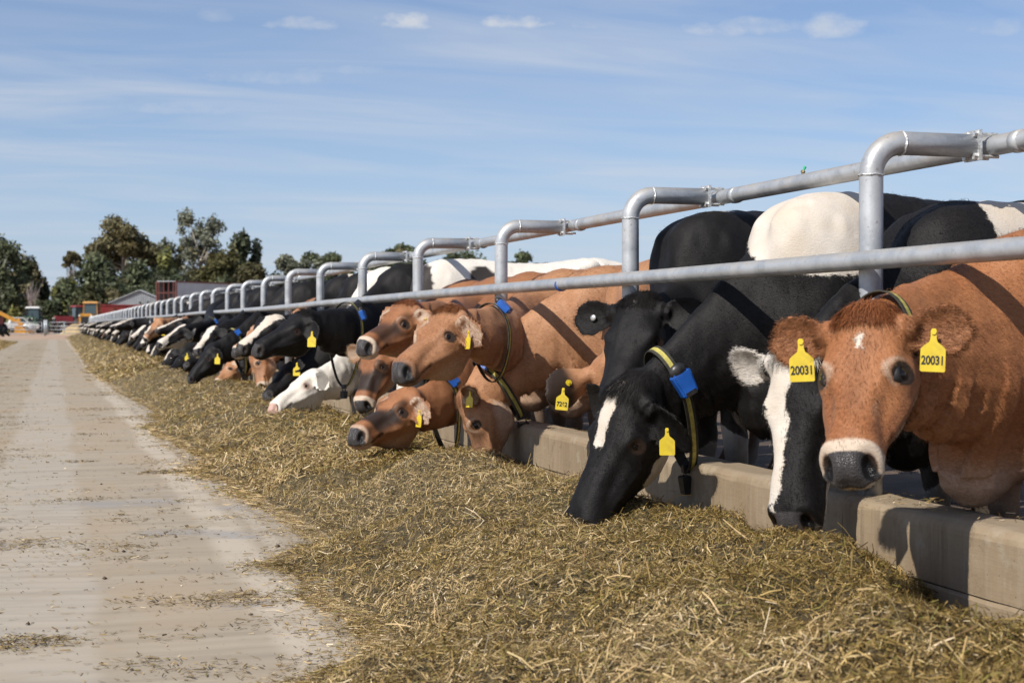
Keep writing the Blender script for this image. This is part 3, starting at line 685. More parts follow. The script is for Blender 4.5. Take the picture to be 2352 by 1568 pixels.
def hairs(s, mask_idx, length, width, colfn, dirfn, count, name, parent, seed=1, out=.35, spread=.3, segs=2):
    r = np.random.default_rng(seed)
    if len(mask_idx) == 0: return None
    idx = r.choice(mask_idx, count); P = s.co[idx] + r.normal(0, .004, (count, 3)); N = s.no[idx]
    D = dirfn(P, N) + N * out + r.normal(0, spread, (count, 3)); D /= np.linalg.norm(D, axis=1)[:, None]
    Ln = length * r.uniform(.5, 1.3, count); Sd = np.cross(D, N + r.normal(0, .35, (count, 3))); Sd /= np.linalg.norm(Sd, axis=1)[:, None]
    bend = r.normal(0, .25, (count, 3))
    V, Fq = strips(P + D * (Ln * .42)[:, None], D, Sd, Ln, np.full(count, width), bend, .15, segs)
    me = np_mesh(name, V, Fq); c = colfn(P, r, idx); add_col(me, 'col', np.repeat(c, 2 * segs + 2, 0)); smooth(me)
    nn = N + r.normal(0, .07, N.shape) + D * .10; nn /= np.linalg.norm(nn, axis=1)[:, None]; na = me.attributes.new('skin_normal', 'FLOAT_VECTOR', 'POINT'); na.data.foreach_set('vector', np.repeat(nn, 2 * segs + 2, 0).astype(np.float32).ravel())
    return link(name, me, M_HAIR, parent)

TAG_POLY = [(-.007, 0), (-.007, -.018), (-.010, -.028), (-.022, -.037), (-.029, -.044), (-.030, -.050), (-.030, -.098), (-.027, -.101), (.027, -.101), (.030, -.098), (.030, -.050), (.029, -.044), (.022, -.037), (.010, -.028), (.007, -.018), (.007, 0), (.004, .005), (-.004, .005)]
def text_mesh(txt, size, mat, parent, M, name='tag_number', sx=1.0):
    c = bpy.data.curves.new('t', 'FONT'); c.body = txt; c.size = size; c.align_x = 'CENTER'; c.align_y = 'CENTER'; c.extrude = .0003; c.offset = size * .028
    to = bpy.data.objects.new('t', c); COL.objects.link(to); dg = bpy.context.evaluated_depsgraph_get(); dg.update()
    me = bpy.data.meshes.new_from_object(to.evaluated_get(dg)); bpy.data.objects.remove(to)
    for v in me.vertices: v.co = (v.co.x * sx, v.co.y, v.co.z)
    o = link(name, me, mat, parent); o.matrix_local = M; return o
def basis(o, x, y, z):
    return Matrix(((x[0], y[0], z[0], o[0]), (x[1], y[1], z[1], o[1]), (x[2], y[2], z[2], o[2]), (0, 0, 0, 1)))
def ear_tag(parent, pos, normal, down=(0, 0, -1), txt=None, size=1.0, sx=1.0):
    z = nrm(normal); y = -np.asarray(down, float); y = nrm(y - z * np.dot(y, z)); x = np.cross(y, z)
    mb = MB(); mb.prism([(a * size, b * size) for a, b in TAG_POLY], .0028)
    o = mb.build('ear_tag', M_YEL, parent); o.matrix_local = basis(pos, x, y, z)
    b = MB(); b.tube([(0, -.004 * size, .0014), (0, -.004 * size, .005)], .006 * size, 10); b.build('tag_button', M_YEL, o)
    if txt: text_mesh(txt, .030 * size, M_INK, o, Matrix.Translation((0, -.074 * size, .0020)), sx=sx)
    return o

def collar(s, parent, u=.86, hang=.07, box=.75, weight=True, hw_pad=.006, sensor=True, gravity=.7, boxscale=1.0):
    """loose neck strap with a yellow stripe, blue sensor box high on the left side, black weight below"""
    C, Tn, dv, sv, hd, hw = s.neck_at(u); g = np.array([0, 0, -1.0]); gd = nrm(-dv * (1 - gravity) + g * gravity)
    n = 40; pts = []
    for i in range(n):
        a = 2 * math.pi * i / n; ca, sa = math.cos(a), math.sin(a)
        p = C + dv * (hd + .010 + hw_pad) * ca + sv * (hw + .012 + hw_pad) * sa * (1 - .15 * max(0, -ca))
        if ca < 0.2: p = p + gd * hang * ((.2 - ca) / 1.2) ** 1.6
        pts.append(p)
    pts = np.array(pts); cen = pts.mean(0)
    Tw = Tn; mb = MB(); V = []
    prof = [(-.021, 0, 0), (-.009, .0006, 1), (.009, .0006, 0), (.021, 0, 0)]
    for i in range(n):
        tan = nrm(pts[(i + 1) % n] - pts[i - 1]); wv = nrm(Tw - tan * np.dot(Tw, tan)); ov = np.cross(tan, wv); ov = ov * (1 if np.dot(ov, pts[i] - cen) > 0 else -1)
        for a, h, _ in prof: V.append(pts[i] + wv * a + ov * (.004 + h))
        for a, h, _ in prof[::-1]: V.append(pts[i] + wv * a)
    m = 8; Fs = []; mi = []
    for i in range(n):
        for j in range(m):
            a, b = i * m + j, i * m + (j + 1) % m; c, d = ((i + 1) % n) * m + (j + 1) % m, ((i + 1) % n) * m + j
            Fs.append((a, b, c, d)); mi.append(1 if j == 1 else 0)
    me = new_mesh('collar', V, Fs); me.polygons.foreach_set('material_index', np.array(mi, np.int32))
    bm = bmesh.new(); bm.from_mesh(me); bmesh.ops.recalc_face_normals(bm, faces=bm.faces); bm.to_mesh(me); bm.free()
    o = link('collar', me, [M_STRAPD, M_STRAPY], parent)
    def frame(i):
        i %= n
        tan = nrm(pts[(i + 1) % n] - pts[i - 1]); wv = nrm(Tw - tan * np.dot(Tw, tan)); ov = np.cross(tan, wv); ov = ov * (1 if np.dot(ov, pts[i] - cen) > 0 else -1)
        return pts[i], tan, wv, ov
    if sensor:
        p, tan, wv, ov = frame(int(round(box / (2 * math.pi) * n))); k = boxscale
        Mx = basis(p + ov * .008, wv, tan, ov) if np.dot(np.cross(wv, tan), ov) > 0 else basis(p + ov * .008, -wv, tan, ov)
        b = MB(); b.prism([(-.030 * k, -.030 * k), (-.034 * k, -.02 * k), (-.027 * k, .052 * k), (.027 * k, .052 * k), (.034 * k, -.02 * k), (.030 * k, -.030 * k)], .034 * k)
        q = b.build('sensor_box', M_BLUE, o, bevel=.006 * k); q.matrix_local = Mx @ Matrix.Translation((0, 0, .017 * k))
        b = MB(); b.ellipsoid((0, -.032 * k, .016 * k), (.031 * k, .026 * k, .018 * k)); e = b.build('sensor_cap', M_BLKPL, o, True); e.matrix_local = Mx
        b = MB(); b.box((0, .044 * k, .0355 * k), (.038 * k, .014 * k, .003)); w_ = b.build('sensor_window', M_BLKPL, o); w_.matrix_local = Mx
    if weight:
        p, tan, wv, ov = frame(n // 2); d = gd; x = nrm(wv - d * np.dot(wv, d)); y = np.cross(d, x)
        Mx = basis(p + d * .012, x, y, d)
        b = MB(); b.box((0, 0, -.012), (.052, .030, .034)); q = b.build('strap_buckle', M_BLKPL, o, bevel=.004); q.matrix_local = Mx
        b = MB(); k = boxscale; b.box((0, 0, .052), (.064 * k, .042 * k, .060 * k), taper=(.86, .9)); b.box((-.023, 0, .016), (.008, .012, .02)); b.box((.023, 0, .016), (.008, .012, .02))
        q = b.build('collar_weight', M_BLKPL, o, bevel=.007); q.matrix_local = Mx
    return o
EYE_ME = None; LID_ME = {}
M_LIDJ = plain('tan_eyelid', (.075, .038, .022), .7, 0, .3, 60); M_LIDD = plain('dark_eyelid', (.010, .009, .009), .6, 0, .3, 60); M_LIDW = plain('pink_eyelid', (.45, .30, .24), .7, 0, .2, 60)
def lid_mesh(mat):
    # a shell a little larger than the eyeball with an almond slit; +z looks out of the head, +x towards the nose
    if mat.name in LID_ME: return LID_ME[mat.name]
    V = []; F = []; n = 18; m = 5
    for up_ in (1, -1):
        for i in range(n + 1):
            a = -1.25 + 2.5 * i / n; k = 1 - (a / 1.25) ** 2; lo = (.66 if up_ > 0 else .74) * k * up_ - .08 * a
            for j in range(m + 1):
                b = lo + (up_ * 1.35 - lo) * (j / m); R = 1.16 - .06 * (j == 0) - .12 * (j == m)
                V.append((R * math.sin(a) * math.cos(b * .75), R * math.sin(b), R * math.cos(a) * math.cos(b)))
        o_ = 0 if up_ > 0 else (n + 1) * (m + 1)
        F += [(o_ + i * (m + 1) + j, o_ + (i + 1) * (m + 1) + j, o_ + (i + 1) * (m + 1) + j + 1, o_ + i * (m + 1) + j + 1) for i in range(n) for j in range(m)]
    me = new_mesh('eyelid', V, F); me.materials.append(mat); smooth(me); LID_ME[mat.name] = me; return me
def add_eyes(s, parent, r=.0225, lid=None):
    global EYE_ME
    if EYE_ME is None:
        mb = MB(); mb.ellipsoid((0, 0, 0), (1, 1, 1), 16, 10); EYE_ME = new_mesh('eye', mb.v, mb.f); EYE_ME.materials.append(M_EYE); smooth(EYE_ME)
    for E in s.eyes:
        o = bpy.data.objects.new('eye', EYE_ME); COL.objects.link(o); o.parent = parent; o.location = E
        o.scale = (r * s.hs,) * 3
        sg = 1 if np.dot(E - s.P, s.e3) > 0 else -1
        z = nrm(s.e3 * sg + s.e2 * .35 + s.e1 * .10); x = nrm(s.e1 * .92 - s.e2 * .40); x = nrm(x - z * np.dot(x, z)); y = np.cross(z, x)
        if np.dot(y, s.e2) < 0: y = -y
        q = bpy.data.objects.new('eyelid', lid_mesh(lid or (M_LIDJ if s.kind == 'J' else M_LIDD))); COL.objects.link(q); q.parent = parent
        k = r * s.hs; q.matrix_local = basis(E, x * k, y * k, z * k)
ORG_Z = 0.03; THIN = .36
COW_GROUP = 'cows eating along the feed rail'
def thin(s, ratio):
    # fewer triangles on the trunk and legs, every one kept on the face
    o = bpy.data.objects.new('tmp', s.me); COL.objects.link(o); g = o.vertex_groups.new(name='trunk')
    g.add(np.where(~s.head & ~((s.b[:, 0] < -.30)))[0].tolist(), 1.0, 'REPLACE')
    g.add(np.where(~s.head & (s.b[:, 0] < -.30))[0].tolist(), .5, 'REPLACE')
    m = o.modifiers.new('d', 'DECIMATE'); m.ratio = ratio; m.vertex_group = 'trunk'; m.vertex_group_factor = 6.0
    dg = bpy.context.evaluated_depsgraph_get(); dg.update(); me = bpy.data.meshes.new_from_object(o.evaluated_get(dg), preserve_all_data_layers=True, depsgraph=dg)
    bpy.data.objects.remove(o); old = s.me; s.me = me; bpy.data.meshes.remove(old); smooth(me)
def place_cow(s, X0, Y0, mat, label, name='cow'):
    thin(s, THIN)
    o = link(name, s.me, mat); s.me.name = 'cow_body'; o.location = (X0, Y0, ORG_Z); tag(o, label, 'cow', COW_GROUP); return o

# ------------------------------------------------------------------ the setting
_EP = [at(px, py, Z=0) for px, py in [(640, 1650), (735, 1567), (890, 1500), (833, 1422), (740, 1370), (735, 1334), (650, 1295), (765, 1241), (725, 1215), (608, 1153), (564, 1113), (470, 1089), (490, 1059), (441, 1025), (352, 981), (387, 961), (353, 932), (294, 907), (220, 853), (186, 809)]]
_EY = np.array([q[1] for q in _EP]); _EX = np.array([q[0] for q in _EP]); _o = np.argsort(_EY); _EY, _EX = _EY[_o], _EX[_o]
def feed_edge(y):
    """how far the feed has spilled out over the lane"""
    y = np.asarray(y, float)
    return np.interp(y, np.append(_EY, [60, 120]), np.append(_EX, [.85, 1.0])) + .10 * (noise2(y * 0 + 9.1, y, 2.6, 22) - .5) + .14 * (noise2(y * 0 + 2.1, y, .9, 23) - .5) * sstep(10, 30, y)
def feed_h(x, y):
    x = np.asarray(x, float); y = np.asarray(y, float)
    e = feed_edge(y); k = (x - e) / (2.38 - e)
    h = np.interp(np.clip(k, -.2, 1.2), [-.2, 0, .08, .3, .52, .72, .88, 1.0, 1.2], [-.02, -.006, .035, .12, .20, .205, .165, .13, .12])
    h = h * (.85 + .35 * noise2(x * 0 + 1.7, y, .35, 31))
    m = sstep(0, .15, k)
    h = h + m * (.13 * (noise2(x, y, 1.7, 32) - .5) + .085 * (noise2(x, y, 4.2, 33) - .5) + .04 * (noise2(x, y, 9.5, 36) - .5) + .018 * (noise2(x, y, 16.0, 34) - .5))
    # hollows the muzzles have eaten out beside the wall
    hol = .10 * sstep(.52, .68, noise2(x * .5, y, .9, 35)) * sstep(.45, .75, k)
    h = h - hol
    # the hollow right beside the camera and the bare foot of the wall
    h = h - .10 * np.exp(-(((x - 2.36) / .16) ** 2 + ((y - 3.15) / .40) ** 2)) + .20 * np.exp(-(((x - 2.10) / .27) ** 2 + ((y - 4.05) / .50) ** 2)) - .05 * np.exp(-(((x - 1.95) / .3) ** 2 + ((y - 5.1) / .55) ** 2)) + .045 * np.exp(-(((x - 1.75) / .5) ** 2 + ((y - 2.5) / .8) ** 2))
    return h
def fresh(x, y):
    """1 where the feed is damp and freshly turned (greener, darker)"""
    e = feed_edge(y); k = (x - e) / (2.38 - e)
    f = .9 * sstep(.48, .66, noise2(x * .6, y, 1.1, 35)) * sstep(.40, .72, k) + .45 * sstep(.58, .70, noise2(x, y, 1.3, 41)) + .5 * sstep(.60, .72, noise2(x, y, 4.5, 42))
    f = f + 1.0 * np.exp(-(((x - 2.05) / .30) ** 2 + ((y - 3.6) / .75) ** 2) * 1.2) + .7 * sstep(.80, .95, k)
    return np.clip(f, 0, 1)

def sheet(name, x0, x1, y0, y1, z, mat, kind='structure'):
    o = link(name, new_mesh(name, [(x0, y0, z), (x1, y0, z), (x1, y1, z), (x0, y1, z)], [(0, 1, 2, 3)]), mat); tag(o, kind=kind); return o
ground = sheet('ground', -2500, 2500, -300, 3500, -.03, M_DIRT); tag(ground, 'dry pinkish brown dirt round the sheds and beyond the gate', 'ground')
lane = sheet('feed_lane', -3.6, 2.40, -3, 98, 0, M_LANE); tag(lane, 'dusty pale concrete feed lane with tyre tracks and strewn chaff', 'lane')
yard = sheet('cattle_yard', 2.50, 26, -6, 126, .028, M_YARD); tag(yard, 'dark muddy standing yard behind the feed wall', 'yard')

# wall of two courses of precast blocks, one bay per post
POST_S, POST_Y0, NP_ = 2.10, 4.33, 55
wall = empty('feed_wall', (2.48, POST_Y0, 0)); tag(wall, 'long low two course concrete feed wall below the steel rails', 'wall')
def block_mesh(z0, z1, top):
    prof = [(-.10, z0), (.10, z0), (.10, z1), (-.10, z1)]
    if top:
        r = .035; prof = [(-.10, z0), (.10, z0), (.10, z1 - r)] + [(.10 - r + r * math.sin(a), z1 - r + r * math.cos(a)) for a in (1.1, .5, 0)] + [(-.10 + r - r * math.sin(a), z1 - r + r * math.cos(a)) for a in (0, .4, .8, 1.2)] + [(-.10, z1 - r)]
    else: prof = [(-.103, z0), (.10, z0), (.10, z1), (-.097, z1), (-.103, z1 - .012)]
    n = len(prof); ys = np.linspace(0, POST_S - .008, 22); V = []; F = []
    for y in ys:
        for i, (x, z) in enumerate(prof):
            k = .006 * (noise2(np.array([y]), np.array([z * 4 + i * .2]), 5, 61)[0] - .5) + .006 * (noise2(np.array([y]), np.array([z + i * .1]), 22, 62)[0] - .5)
            V.append((x + (k if x < 0 else -k * .3), y, z + (k * .8 if z > z0 + .02 else 0)))
    m = len(ys); F = [(i * n + k, (i + 1) * n + k, (i + 1) * n + (k + 1) % n, i * n + (k + 1) % n) for i in range(m - 1) for k in range(n)]
    F += [tuple(range(n)), tuple((m - 1) * n + k for k in range(n - 1, -1, -1))]
    me = new_mesh('concrete_block', V, F); bm = bmesh.new(); bm.from_mesh(me); bmesh.ops.recalc_face_normals(bm, faces=bm.faces); bm.to_mesh(me); bm.free(); me.materials.append(M_CONC); return me
BM = [block_mesh(-.05, .168, False), block_mesh(.173, .365, True)]
for k in range(-2, NP_ - 1):
    for c in (0, 1):
        o = bpy.data.objects.new('concrete_block', BM[c]); COL.objects.link(o); o.parent = wall
        o.location = (.004 * math.sin(k * 2.1 + c), k * POST_S + .004, .002 * math.sin(k * 1.7)); o.rotation_euler = (0, 0, .0012 * math.sin(k * 3.3 + c))

# steel feed barrier: bent posts, low neck rail in front, sprinkler pipe behind
fence = empty('feed_fence', (2.48, POST_Y0, 0)); tag(fence, 'galvanised pipe feed fence of bent posts, neck rail and sprinkler pipe', 'fence')
R_P, R_N, R_S = .038, .0305, .033
ZTOP, ZNECK, XARM = 1.478, 1.098, .40
def elbow_pts():
    r = .105; pts = [(0, 0, .33), (0, 0, .8), (0, 0, ZTOP - r)]
    for a in np.linspace(0, math.pi / 2, 9)[1:]: pts.append((r - r * math.cos(a), 0, ZTOP - r + r * math.sin(a)))
    pts.append((XARM - .03, 0, ZTOP)); return pts
mb = MB(); mb.tube(elbow_pts(), R_P, 16); mp = new_mesh('post', mb.v, mb.f); smooth(mp); mp.materials.append(M_STEEL)
mb = MB()
for z in np.linspace(0, 1, 2): pass
r = .105
def ring(mb, c, ax, R, t=.0035, n=18):
    """bumpy weld bead round a pipe"""
    ax = nrm(ax); h = np.array([0, 1.0, 0]) if abs(ax[1]) < .9 else np.array([1.0, 0, 0]); u = nrm(np.cross(ax, h)); w = np.cross(ax, u); V = []; F = []
    for i in range(n):
        a = 2 * math.pi * i / n
        for j in range(4):
            b = 2 * math.pi * j / 4; rr = R + .0005 + t * math.cos(b) * (1 + .3 * math.sin(i * 2.7)); V.append(np.array(c) + (u * math.cos(a) + w * math.sin(a)) * rr + ax * (t * math.sin(b) * 1.1 + .0015 * math.sin(i * 1.9)))
    for i in range(n):
        for j in range(4): F.append((i * 4 + j, i * 4 + (j + 1) % 4, ((i + 1) % n) * 4 + (j + 1) % 4, ((i + 1) % n) * 4 + j))
    mb.add(V, F)
ring(mb, (0, 0, ZTOP - r), (0, 0, 1), R_P); wr1 = new_mesh('weld_ring', mb.v, mb.f); wr1.materials.append(M_WELD)
mb = MB(); ring(mb, (r, 0, ZTOP), (1, 0, 0), R_P); wr2 = new_mesh('weld_ring', mb.v, mb.f); wr2.materials.append(M_WELD)
mb = MB(); mb.box((XARM - .030, 0, ZTOP), (.012, .085, .098)); 
for dy in (-.028, .028):
    for dz in (-.036, .036): mb.tube([(XARM - .047, dy, ZTOP + dz), (XARM + .045, dy, ZTOP + dz)], .006, 6); mb.tube([(XARM - .048, dy, ZTOP + dz), (XARM - .036, dy, ZTOP + dz)], .011, 6)
fl = new_mesh('flange_clamp', mb.v, mb.f); fl.materials.append(M_WELD)
mb = MB(); mb.box((-.052, 0, ZNECK), (.045, .05, .012)); mb.tube([(-.045, 0, ZNECK), (-.03, 0, ZNECK)], .012, 6)
sd = new_mesh('rail_bracket', mb.v, mb.f); sd.materials.append(M_STEEL)
for k in range(-1, NP_):
    p = bpy.data.objects.new('post', mp); COL.objects.link(p); p.parent = fence; p.location = (0.004 * math.sin(k * 5.1), k * POST_S, .005 * math.sin(k * 2.3)); p.rotation_euler = (0, .004 * math.sin(k * 3.7), .012 * math.sin(k * 1.9))
    for m_ in (wr1, wr2, fl, sd)[:4 if k < 14 else 1]:
        q = bpy.data.objects.new(m_.name, m_); COL.objects.link(q); q.parent = p; q.name = m_.name.split('.')[0]
def wobble_pipe(name, x, z, R, y0, y1, seed, amp=.008, n=12, mat=None):
    ys = np.arange(y0, y1 + .01, .35); w = (noise2(ys * 0 + seed, ys, .22, seed) - .5) * amp * 2
    mb = MB(); mb.tube([(x, y, z + a) for y, a in zip(ys, w)], R, n); o = mb.build(name, mat or M_STEEL, fence, True); return o
RX = -(R_P + R_N + .004)
wobble_pipe('neck_rail', RX, ZNECK, R_N, -2.6, (NP_ - 1) * POST_S + .4, 71, .012, 14)
wobble_pipe('sprinkler_pipe', XARM + .033, ZTOP - .002, R_S, -2.6, (NP_ - 1) * POST_S + .4, 72, .008, 14)
for k in range(-1, 22):
    mb = MB(); y = k * POST_S - .16; mb.tube([(XARM + .033, y - .02, ZTOP), (XARM + .033, y + .02, ZTOP)], R_S + .0035, 14)
    if k < 9: mb.build('pipe_coupling', M_STEEL, fence, True)
for k in range(0, 12):
    y = k * POST_S - 1.0 + .25 * math.sin(k * 2.2); x = XARM + .033
    mb = MB(); mb.tube([(x, y, ZTOP + R_S - .004), (x, y, ZTOP + R_S + .012)], .006, 8); mb.tube([(x, y, ZTOP + R_S + .006), (x + .004, y, ZTOP + R_S + .014)], .009, 6)
    o = mb.build('sprinkler_nozzle', M_BRASS, fence)
    mb = MB(); mb.tube([(x + .002, y, ZTOP + R_S + .013), (x + .006, y, ZTOP + R_S + .020), (x + .010, y, ZTOP + R_S + .028), (x + .012, y, ZTOP + R_S + .033)], [.006, .005, .007, .004], 7); mb.build('nozzle_tip', M_GREENP, o)
mb = MB(); yb = at(1290, 662, X=2.41)[1] - POST_Y0; mb.tube([(RX, yb - .012, ZNECK), (RX, yb + .012, ZNECK)], R_N + .002, 14); mb.build('blue_tape', M_BLUE, fence, True)

# ------------------------------------------------------------------ the cows one can tell apart, nearest first
NEAR = []
def near_cow(kind, poll, X, muz, side, hint, label, mat, vox, Y0=None, X0=2.80, **kw):
    X0 = max(X0, 2.82) if kw.get('sc') != .82 else X0
    Pw = at(*poll, X=X) if len(poll) == 2 else np.array(poll, float)
    L = (.515 if kind == 'H' else .452) * kw.get('hs', 1.0)
    if len(muz) == 2: Mw = solve_head(Pw, muz, L, side)
    else: Mw = Pw + nrm(muz) * L
    Y0 = Pw[1] + .15 if Y0 is None else Y0
    off = np.array([X0, Y0, ORG_Z]); s = cow_shape(kind, Pw - off, Mw - Pw, hint, vox=vox, **kw)
    s.off = off; s.mat = mat; s.label = label; NEAR.append(s); return s
def finish(s, lid=None):
    o = place_cow(s, s.off[0], s.off[1], s.mat, s.label); add_eyes(s, o, lid=lid); s.o = o; return o
def tag_on_ear(s, o, i=0, q=.55, normal=None, txt=None, size=1.0, sx=1.0, lean=0.0, off=.012):
    E = s.ears[i]; n = nrm(E['nf']) if normal is None else nrm(normal)
    p = E['A'] + E['d'] * E['EL'] * q + nrm(n) * off - E['b'] * 0.0
    return ear_tag(o, p, n, nrm(np.array([lean, 0, -1.0])), txt, size, sx)
def tuft(s, o, col, n=900, length=.045, t0=-.10, t1=.11, name='poll_tuft', spread=.30, width=.0013):
    k = np.where(s.head & ~s.ear & (s.t > t0) & (s.t < t1) & (s.dor > -.06) & (np.abs(s.lat) < .075 * s.W))[0]
    c = np.array(col)
    return hairs(s, k, length, width, lambda P, r, i: c * r.uniform(.7, 1.25, (len(P), 1)), lambda P, N: N * .15 + s.e1 * 1.0 + s.e3 * (((P - s.P) @ s.e3) * 5)[:, None], int(n * 2.2), name, o, 3, out=.20, spread=spread * .6, segs=1)
def ear_fringe(s, o, col, n=900, length=.026, i=0, width=.0011):
    length *= .72
    E = s.ears[i]; k = np.where(s.ear & (((s.co - E['A']) @ E['d']) > .02) & (np.linalg.norm(s.co - E['A'], axis=1) < .25))[0]; c = np.array(col)
    return hairs(s, k, length, width, lambda P, r, j: c * r.uniform(.75, 1.2, (len(P), 1)), lambda P, N: E['d'] * 1.0, int(n * 2.2), 'ear_fringe', o, 5 + i, out=.16, spread=.16, segs=1)

def body_fuzz(s, o, n, col_w, col_b, length=.016, width=.0016, mask=None):
    """short coat hair so that backs, necks and cheeks do not end in a hard edge"""
    k = np.where((s.b[:, 2] > .28) & (s.b[:, 0] < .7) & ((s.no[:, 1] < .35) | (s.no[:, 2] > .5)) & (s.coat[:, 0] < .01) & (s.rn > .04) & (s.re > .03) & (s.coat[:, 3] < .3))[0] if mask is None else mask
    cw, cb = np.array(col_w), np.array(col_b)
    def colfn(P, r, i):
        w = sstep(-.01, .01, s.coat[i, 0])[:, None]; d = np.clip(s.coat[i, 1], 0, 1)[:, None]; p = np.clip(s.coat[i, 2], 0, 1)[:, None]
        c = cb * (1 - d * .85); c = c * (1 - p) + p * np.array((.5, .37, .25)); c = c * (1 - w) + cw * w
        return c * r.uniform(.84, 1.16, (len(P), 1))
    def dirfn(P, N):
        hd_ = (np.linalg.norm(P - (s.P + s.e1 * .4 * s.L - s.e2 * .1), axis=1) < .33 * s.hs)[:, None]
        return np.where(hd_, s.e1 + s.e3 * ((P - s.P) @ s.e3 * 3)[:, None], np.array([.45, 0, -.5])) * 1.0
    return hairs(s, k, length, width, colfn, dirfn, n, 'coat_hair', o, 11, out=.22, spread=.22, segs=1)

# 1 the russet Jersey turned to the camera
s = near_cow('J', (1985, 704), 2.03, (1936, 1050), -1, (-.84, -.80, .35), 'russet cow turned to the camera, wearing two yellow 20031 ear tags', M_JRED, .0078, Y0=3.86, X0=2.66, sc=.82, nk=1.26, ears=((-.05, .25), (-.05, .25)), hs=1.05, nb=(.20, 0, 1.03))
d, p = jersey(s, .3, 1.25, .10, .9)
wspot = np.minimum(.011 - np.abs(s.lat + .0), .020 - np.abs(s.t * s.L - .115)); wspot = np.where(s.head & ~s.ear, wspot, -1)
paint(s, wspot, d, p)
face = s.head & ~s.ear
s.coat[:, 2] = np.where(s.ear, s.coat[:, 2] * .35, s.coat[:, 2])
s.coat[:, 1] = np.clip(s.coat[:, 1] + face * .75 * np.exp(-(s.re / .033) ** 4) + face * .30 * np.exp(-(s.lat / .05) ** 2) * sstep(.05, .2, s.t) * sstep(.8, .6, s.t) * (.4 + noise3(s.co, 20, 6)), 0, 1.2)
s.coat[:, 2] = np.clip(s.coat[:, 2] + face * (.28 * sstep(-.10, -.16, s.dor) * sstep(.3, .5, s.t) * noise3(s.co, 9, 7) + .30 * np.exp(-((np.abs(s.lat) - .055) / .016) ** 2) * np.exp(-((s.t - .66) / .10) ** 2) * (s.dor > -.06)), 0, 1.2)
s.me.attributes['coat'].data.foreach_set('color', s.coat.astype(np.float32).ravel())
o = place_cow(s, s.off[0], s.off[1], s.mat, s.label); add_eyes(s, o, r=.0265, lid=M_LIDD); s.o = o
tuft(s, o, (.23, .078, .028), 3000, .034)
for i in (0, 1): ear_fringe(s, o, (.25, .10, .042), 2600, .020, i)
E = s.ears
tag_on_ear(s, o, 1, .56, (-.40, -.9, .12), '20031', 1.08, .74, lean=.05, off=.030)
tag_on_ear(s, o, 0, .50, (-.55, -.85, .05), '20031', 1.04, .74, lean=-.04, off=.030)
collar(s, o, .97, .07, .62, True, .004, sensor=False)
body_fuzz(s, o, 46000, (.62, .56, .48), (.30, .115, .042), .011, .0011)

# 2 black and white face grazing behind it
s = near_cow('H', (1822, 786), 2.18, (1798, 1196), -1, (-.95, -.62, .1), 'black cow with wide white blaze eating behind the russet tagged cow', M_BLACK, .008, Y0=4.48, X0=2.76, ears=((.1, .1), (-.25, .1)), sc=.92, hs=1.08, ear_len=.85)
w = holstein(s, 5, .30, (.080, .038, .020), (-.05, .98), True, [((.55, -.1, 1.32), (.46, .58, .48))], tilt=-.042, body=False)
w = np.where(s.ear & (s.lat < 0), .1 - .22 * (noise3(s.co, 20, 3) > .90), w)
w = np.maximum(w, np.where(s.head & ~s.ear, np.minimum(-.105 - s.dor, (s.t - .62) * .2), -1))
paint(s, w, pink=False); s.coat; o = finish(s)
tuft(s, o, (.55, .50, .43), 1500, .04); ear_fringe(s, o, (.66, .60, .52), 2800, .018, 1); ear_fringe(s, o, (.02, .017, .015), 500, .02, 0)
body_fuzz(s, o, 24000, (.6, .54, .46), (.012, .011, .010), .012, .0014)

# 3 big black cow with its nose in the feed
s = near_cow('H', (1436, 874), 2.06, (1308, 1210), -1, (-1.0, -.50, .55), 'large black cow nosing into the feed, blue box on its collar', M_BLACK, .008, Y0=5.42, X0=2.74, ears=((.42, .05), (.1, .1)), hs=1.14)
w = holstein(s, 8, .3, (.046, .026, .012), (.02, .46), True, [((.02, -.12, 1.30), (.36, .34, .27)), ((1.3, .0, 1.0), (.3, .4, .3))], body=False, tilt=-.026)
w = np.where(s.body & (s.b[:, 0] > .22) & (s.b[:, 0] < .9), -.1, w)
w = np.maximum(w, np.where(s.head & ~s.ear, np.minimum(np.minimum(-.195 - s.dor, .16 - np.abs(s.t - .42)), .05), -1))
paint(s, w); o = finish(s)
tuft(s, o, (.014, .012, .011), 1800, .04); ear_fringe(s, o, (.015, .013, .012), 900, .024, 0)
tag_on_ear(s, o, 0, .62, (-.25, -.95, .1), None, .95, lean=.0)
collar(s, o, .86, .15, 1.15, True, .010, boxscale=1.22)
body_fuzz(s, o, 26000, (.6, .54, .46), (.010, .009, .0085), .013, .0015)

# 4 black cow looking over its back
s = near_cow('H', (1466, 676), 2.34, (1392, 925), -1, (-.80, -.82, .1), 'black cow facing the lane with a silver button in its outstretched ear', M_BLACK, .009, Y0=6.45, X0=2.80, ears=((0, .1), (-.02, .25)), hs=1.10)
w = holstein(s, 3, .2, None, (0, 1), True, [((.02, .0, 1.42), (.20, .12, .045))], body=False)
w = np.maximum(w, np.where(s.head & ~s.ear, .012 - np.hypot(s.lat, s.t * s.L - .045), -1))
paint(s, w); o = finish(s)
tuft(s, o, (.014, .012, .011), 1600, .035); ear_fringe(s, o, (.016, .013, .012), 900, .022, 1)
E = s.ears[1]; mb = MB(); mb.ellipsoid((0, 0, 0), (.014, .014, .005), 14, 6); q = mb.build('ear_button', M_SILVER, o, True); q.matrix_local = basis(E['A'] + E['d'] * E['EL'] * .55 + E['nf'] * .012, E['d'], E['b'], np.cross(E['d'], E['b']))
body_fuzz(s, o, 6000, (.6, .54, .46), (.013, .011, .010), .013, .0016)

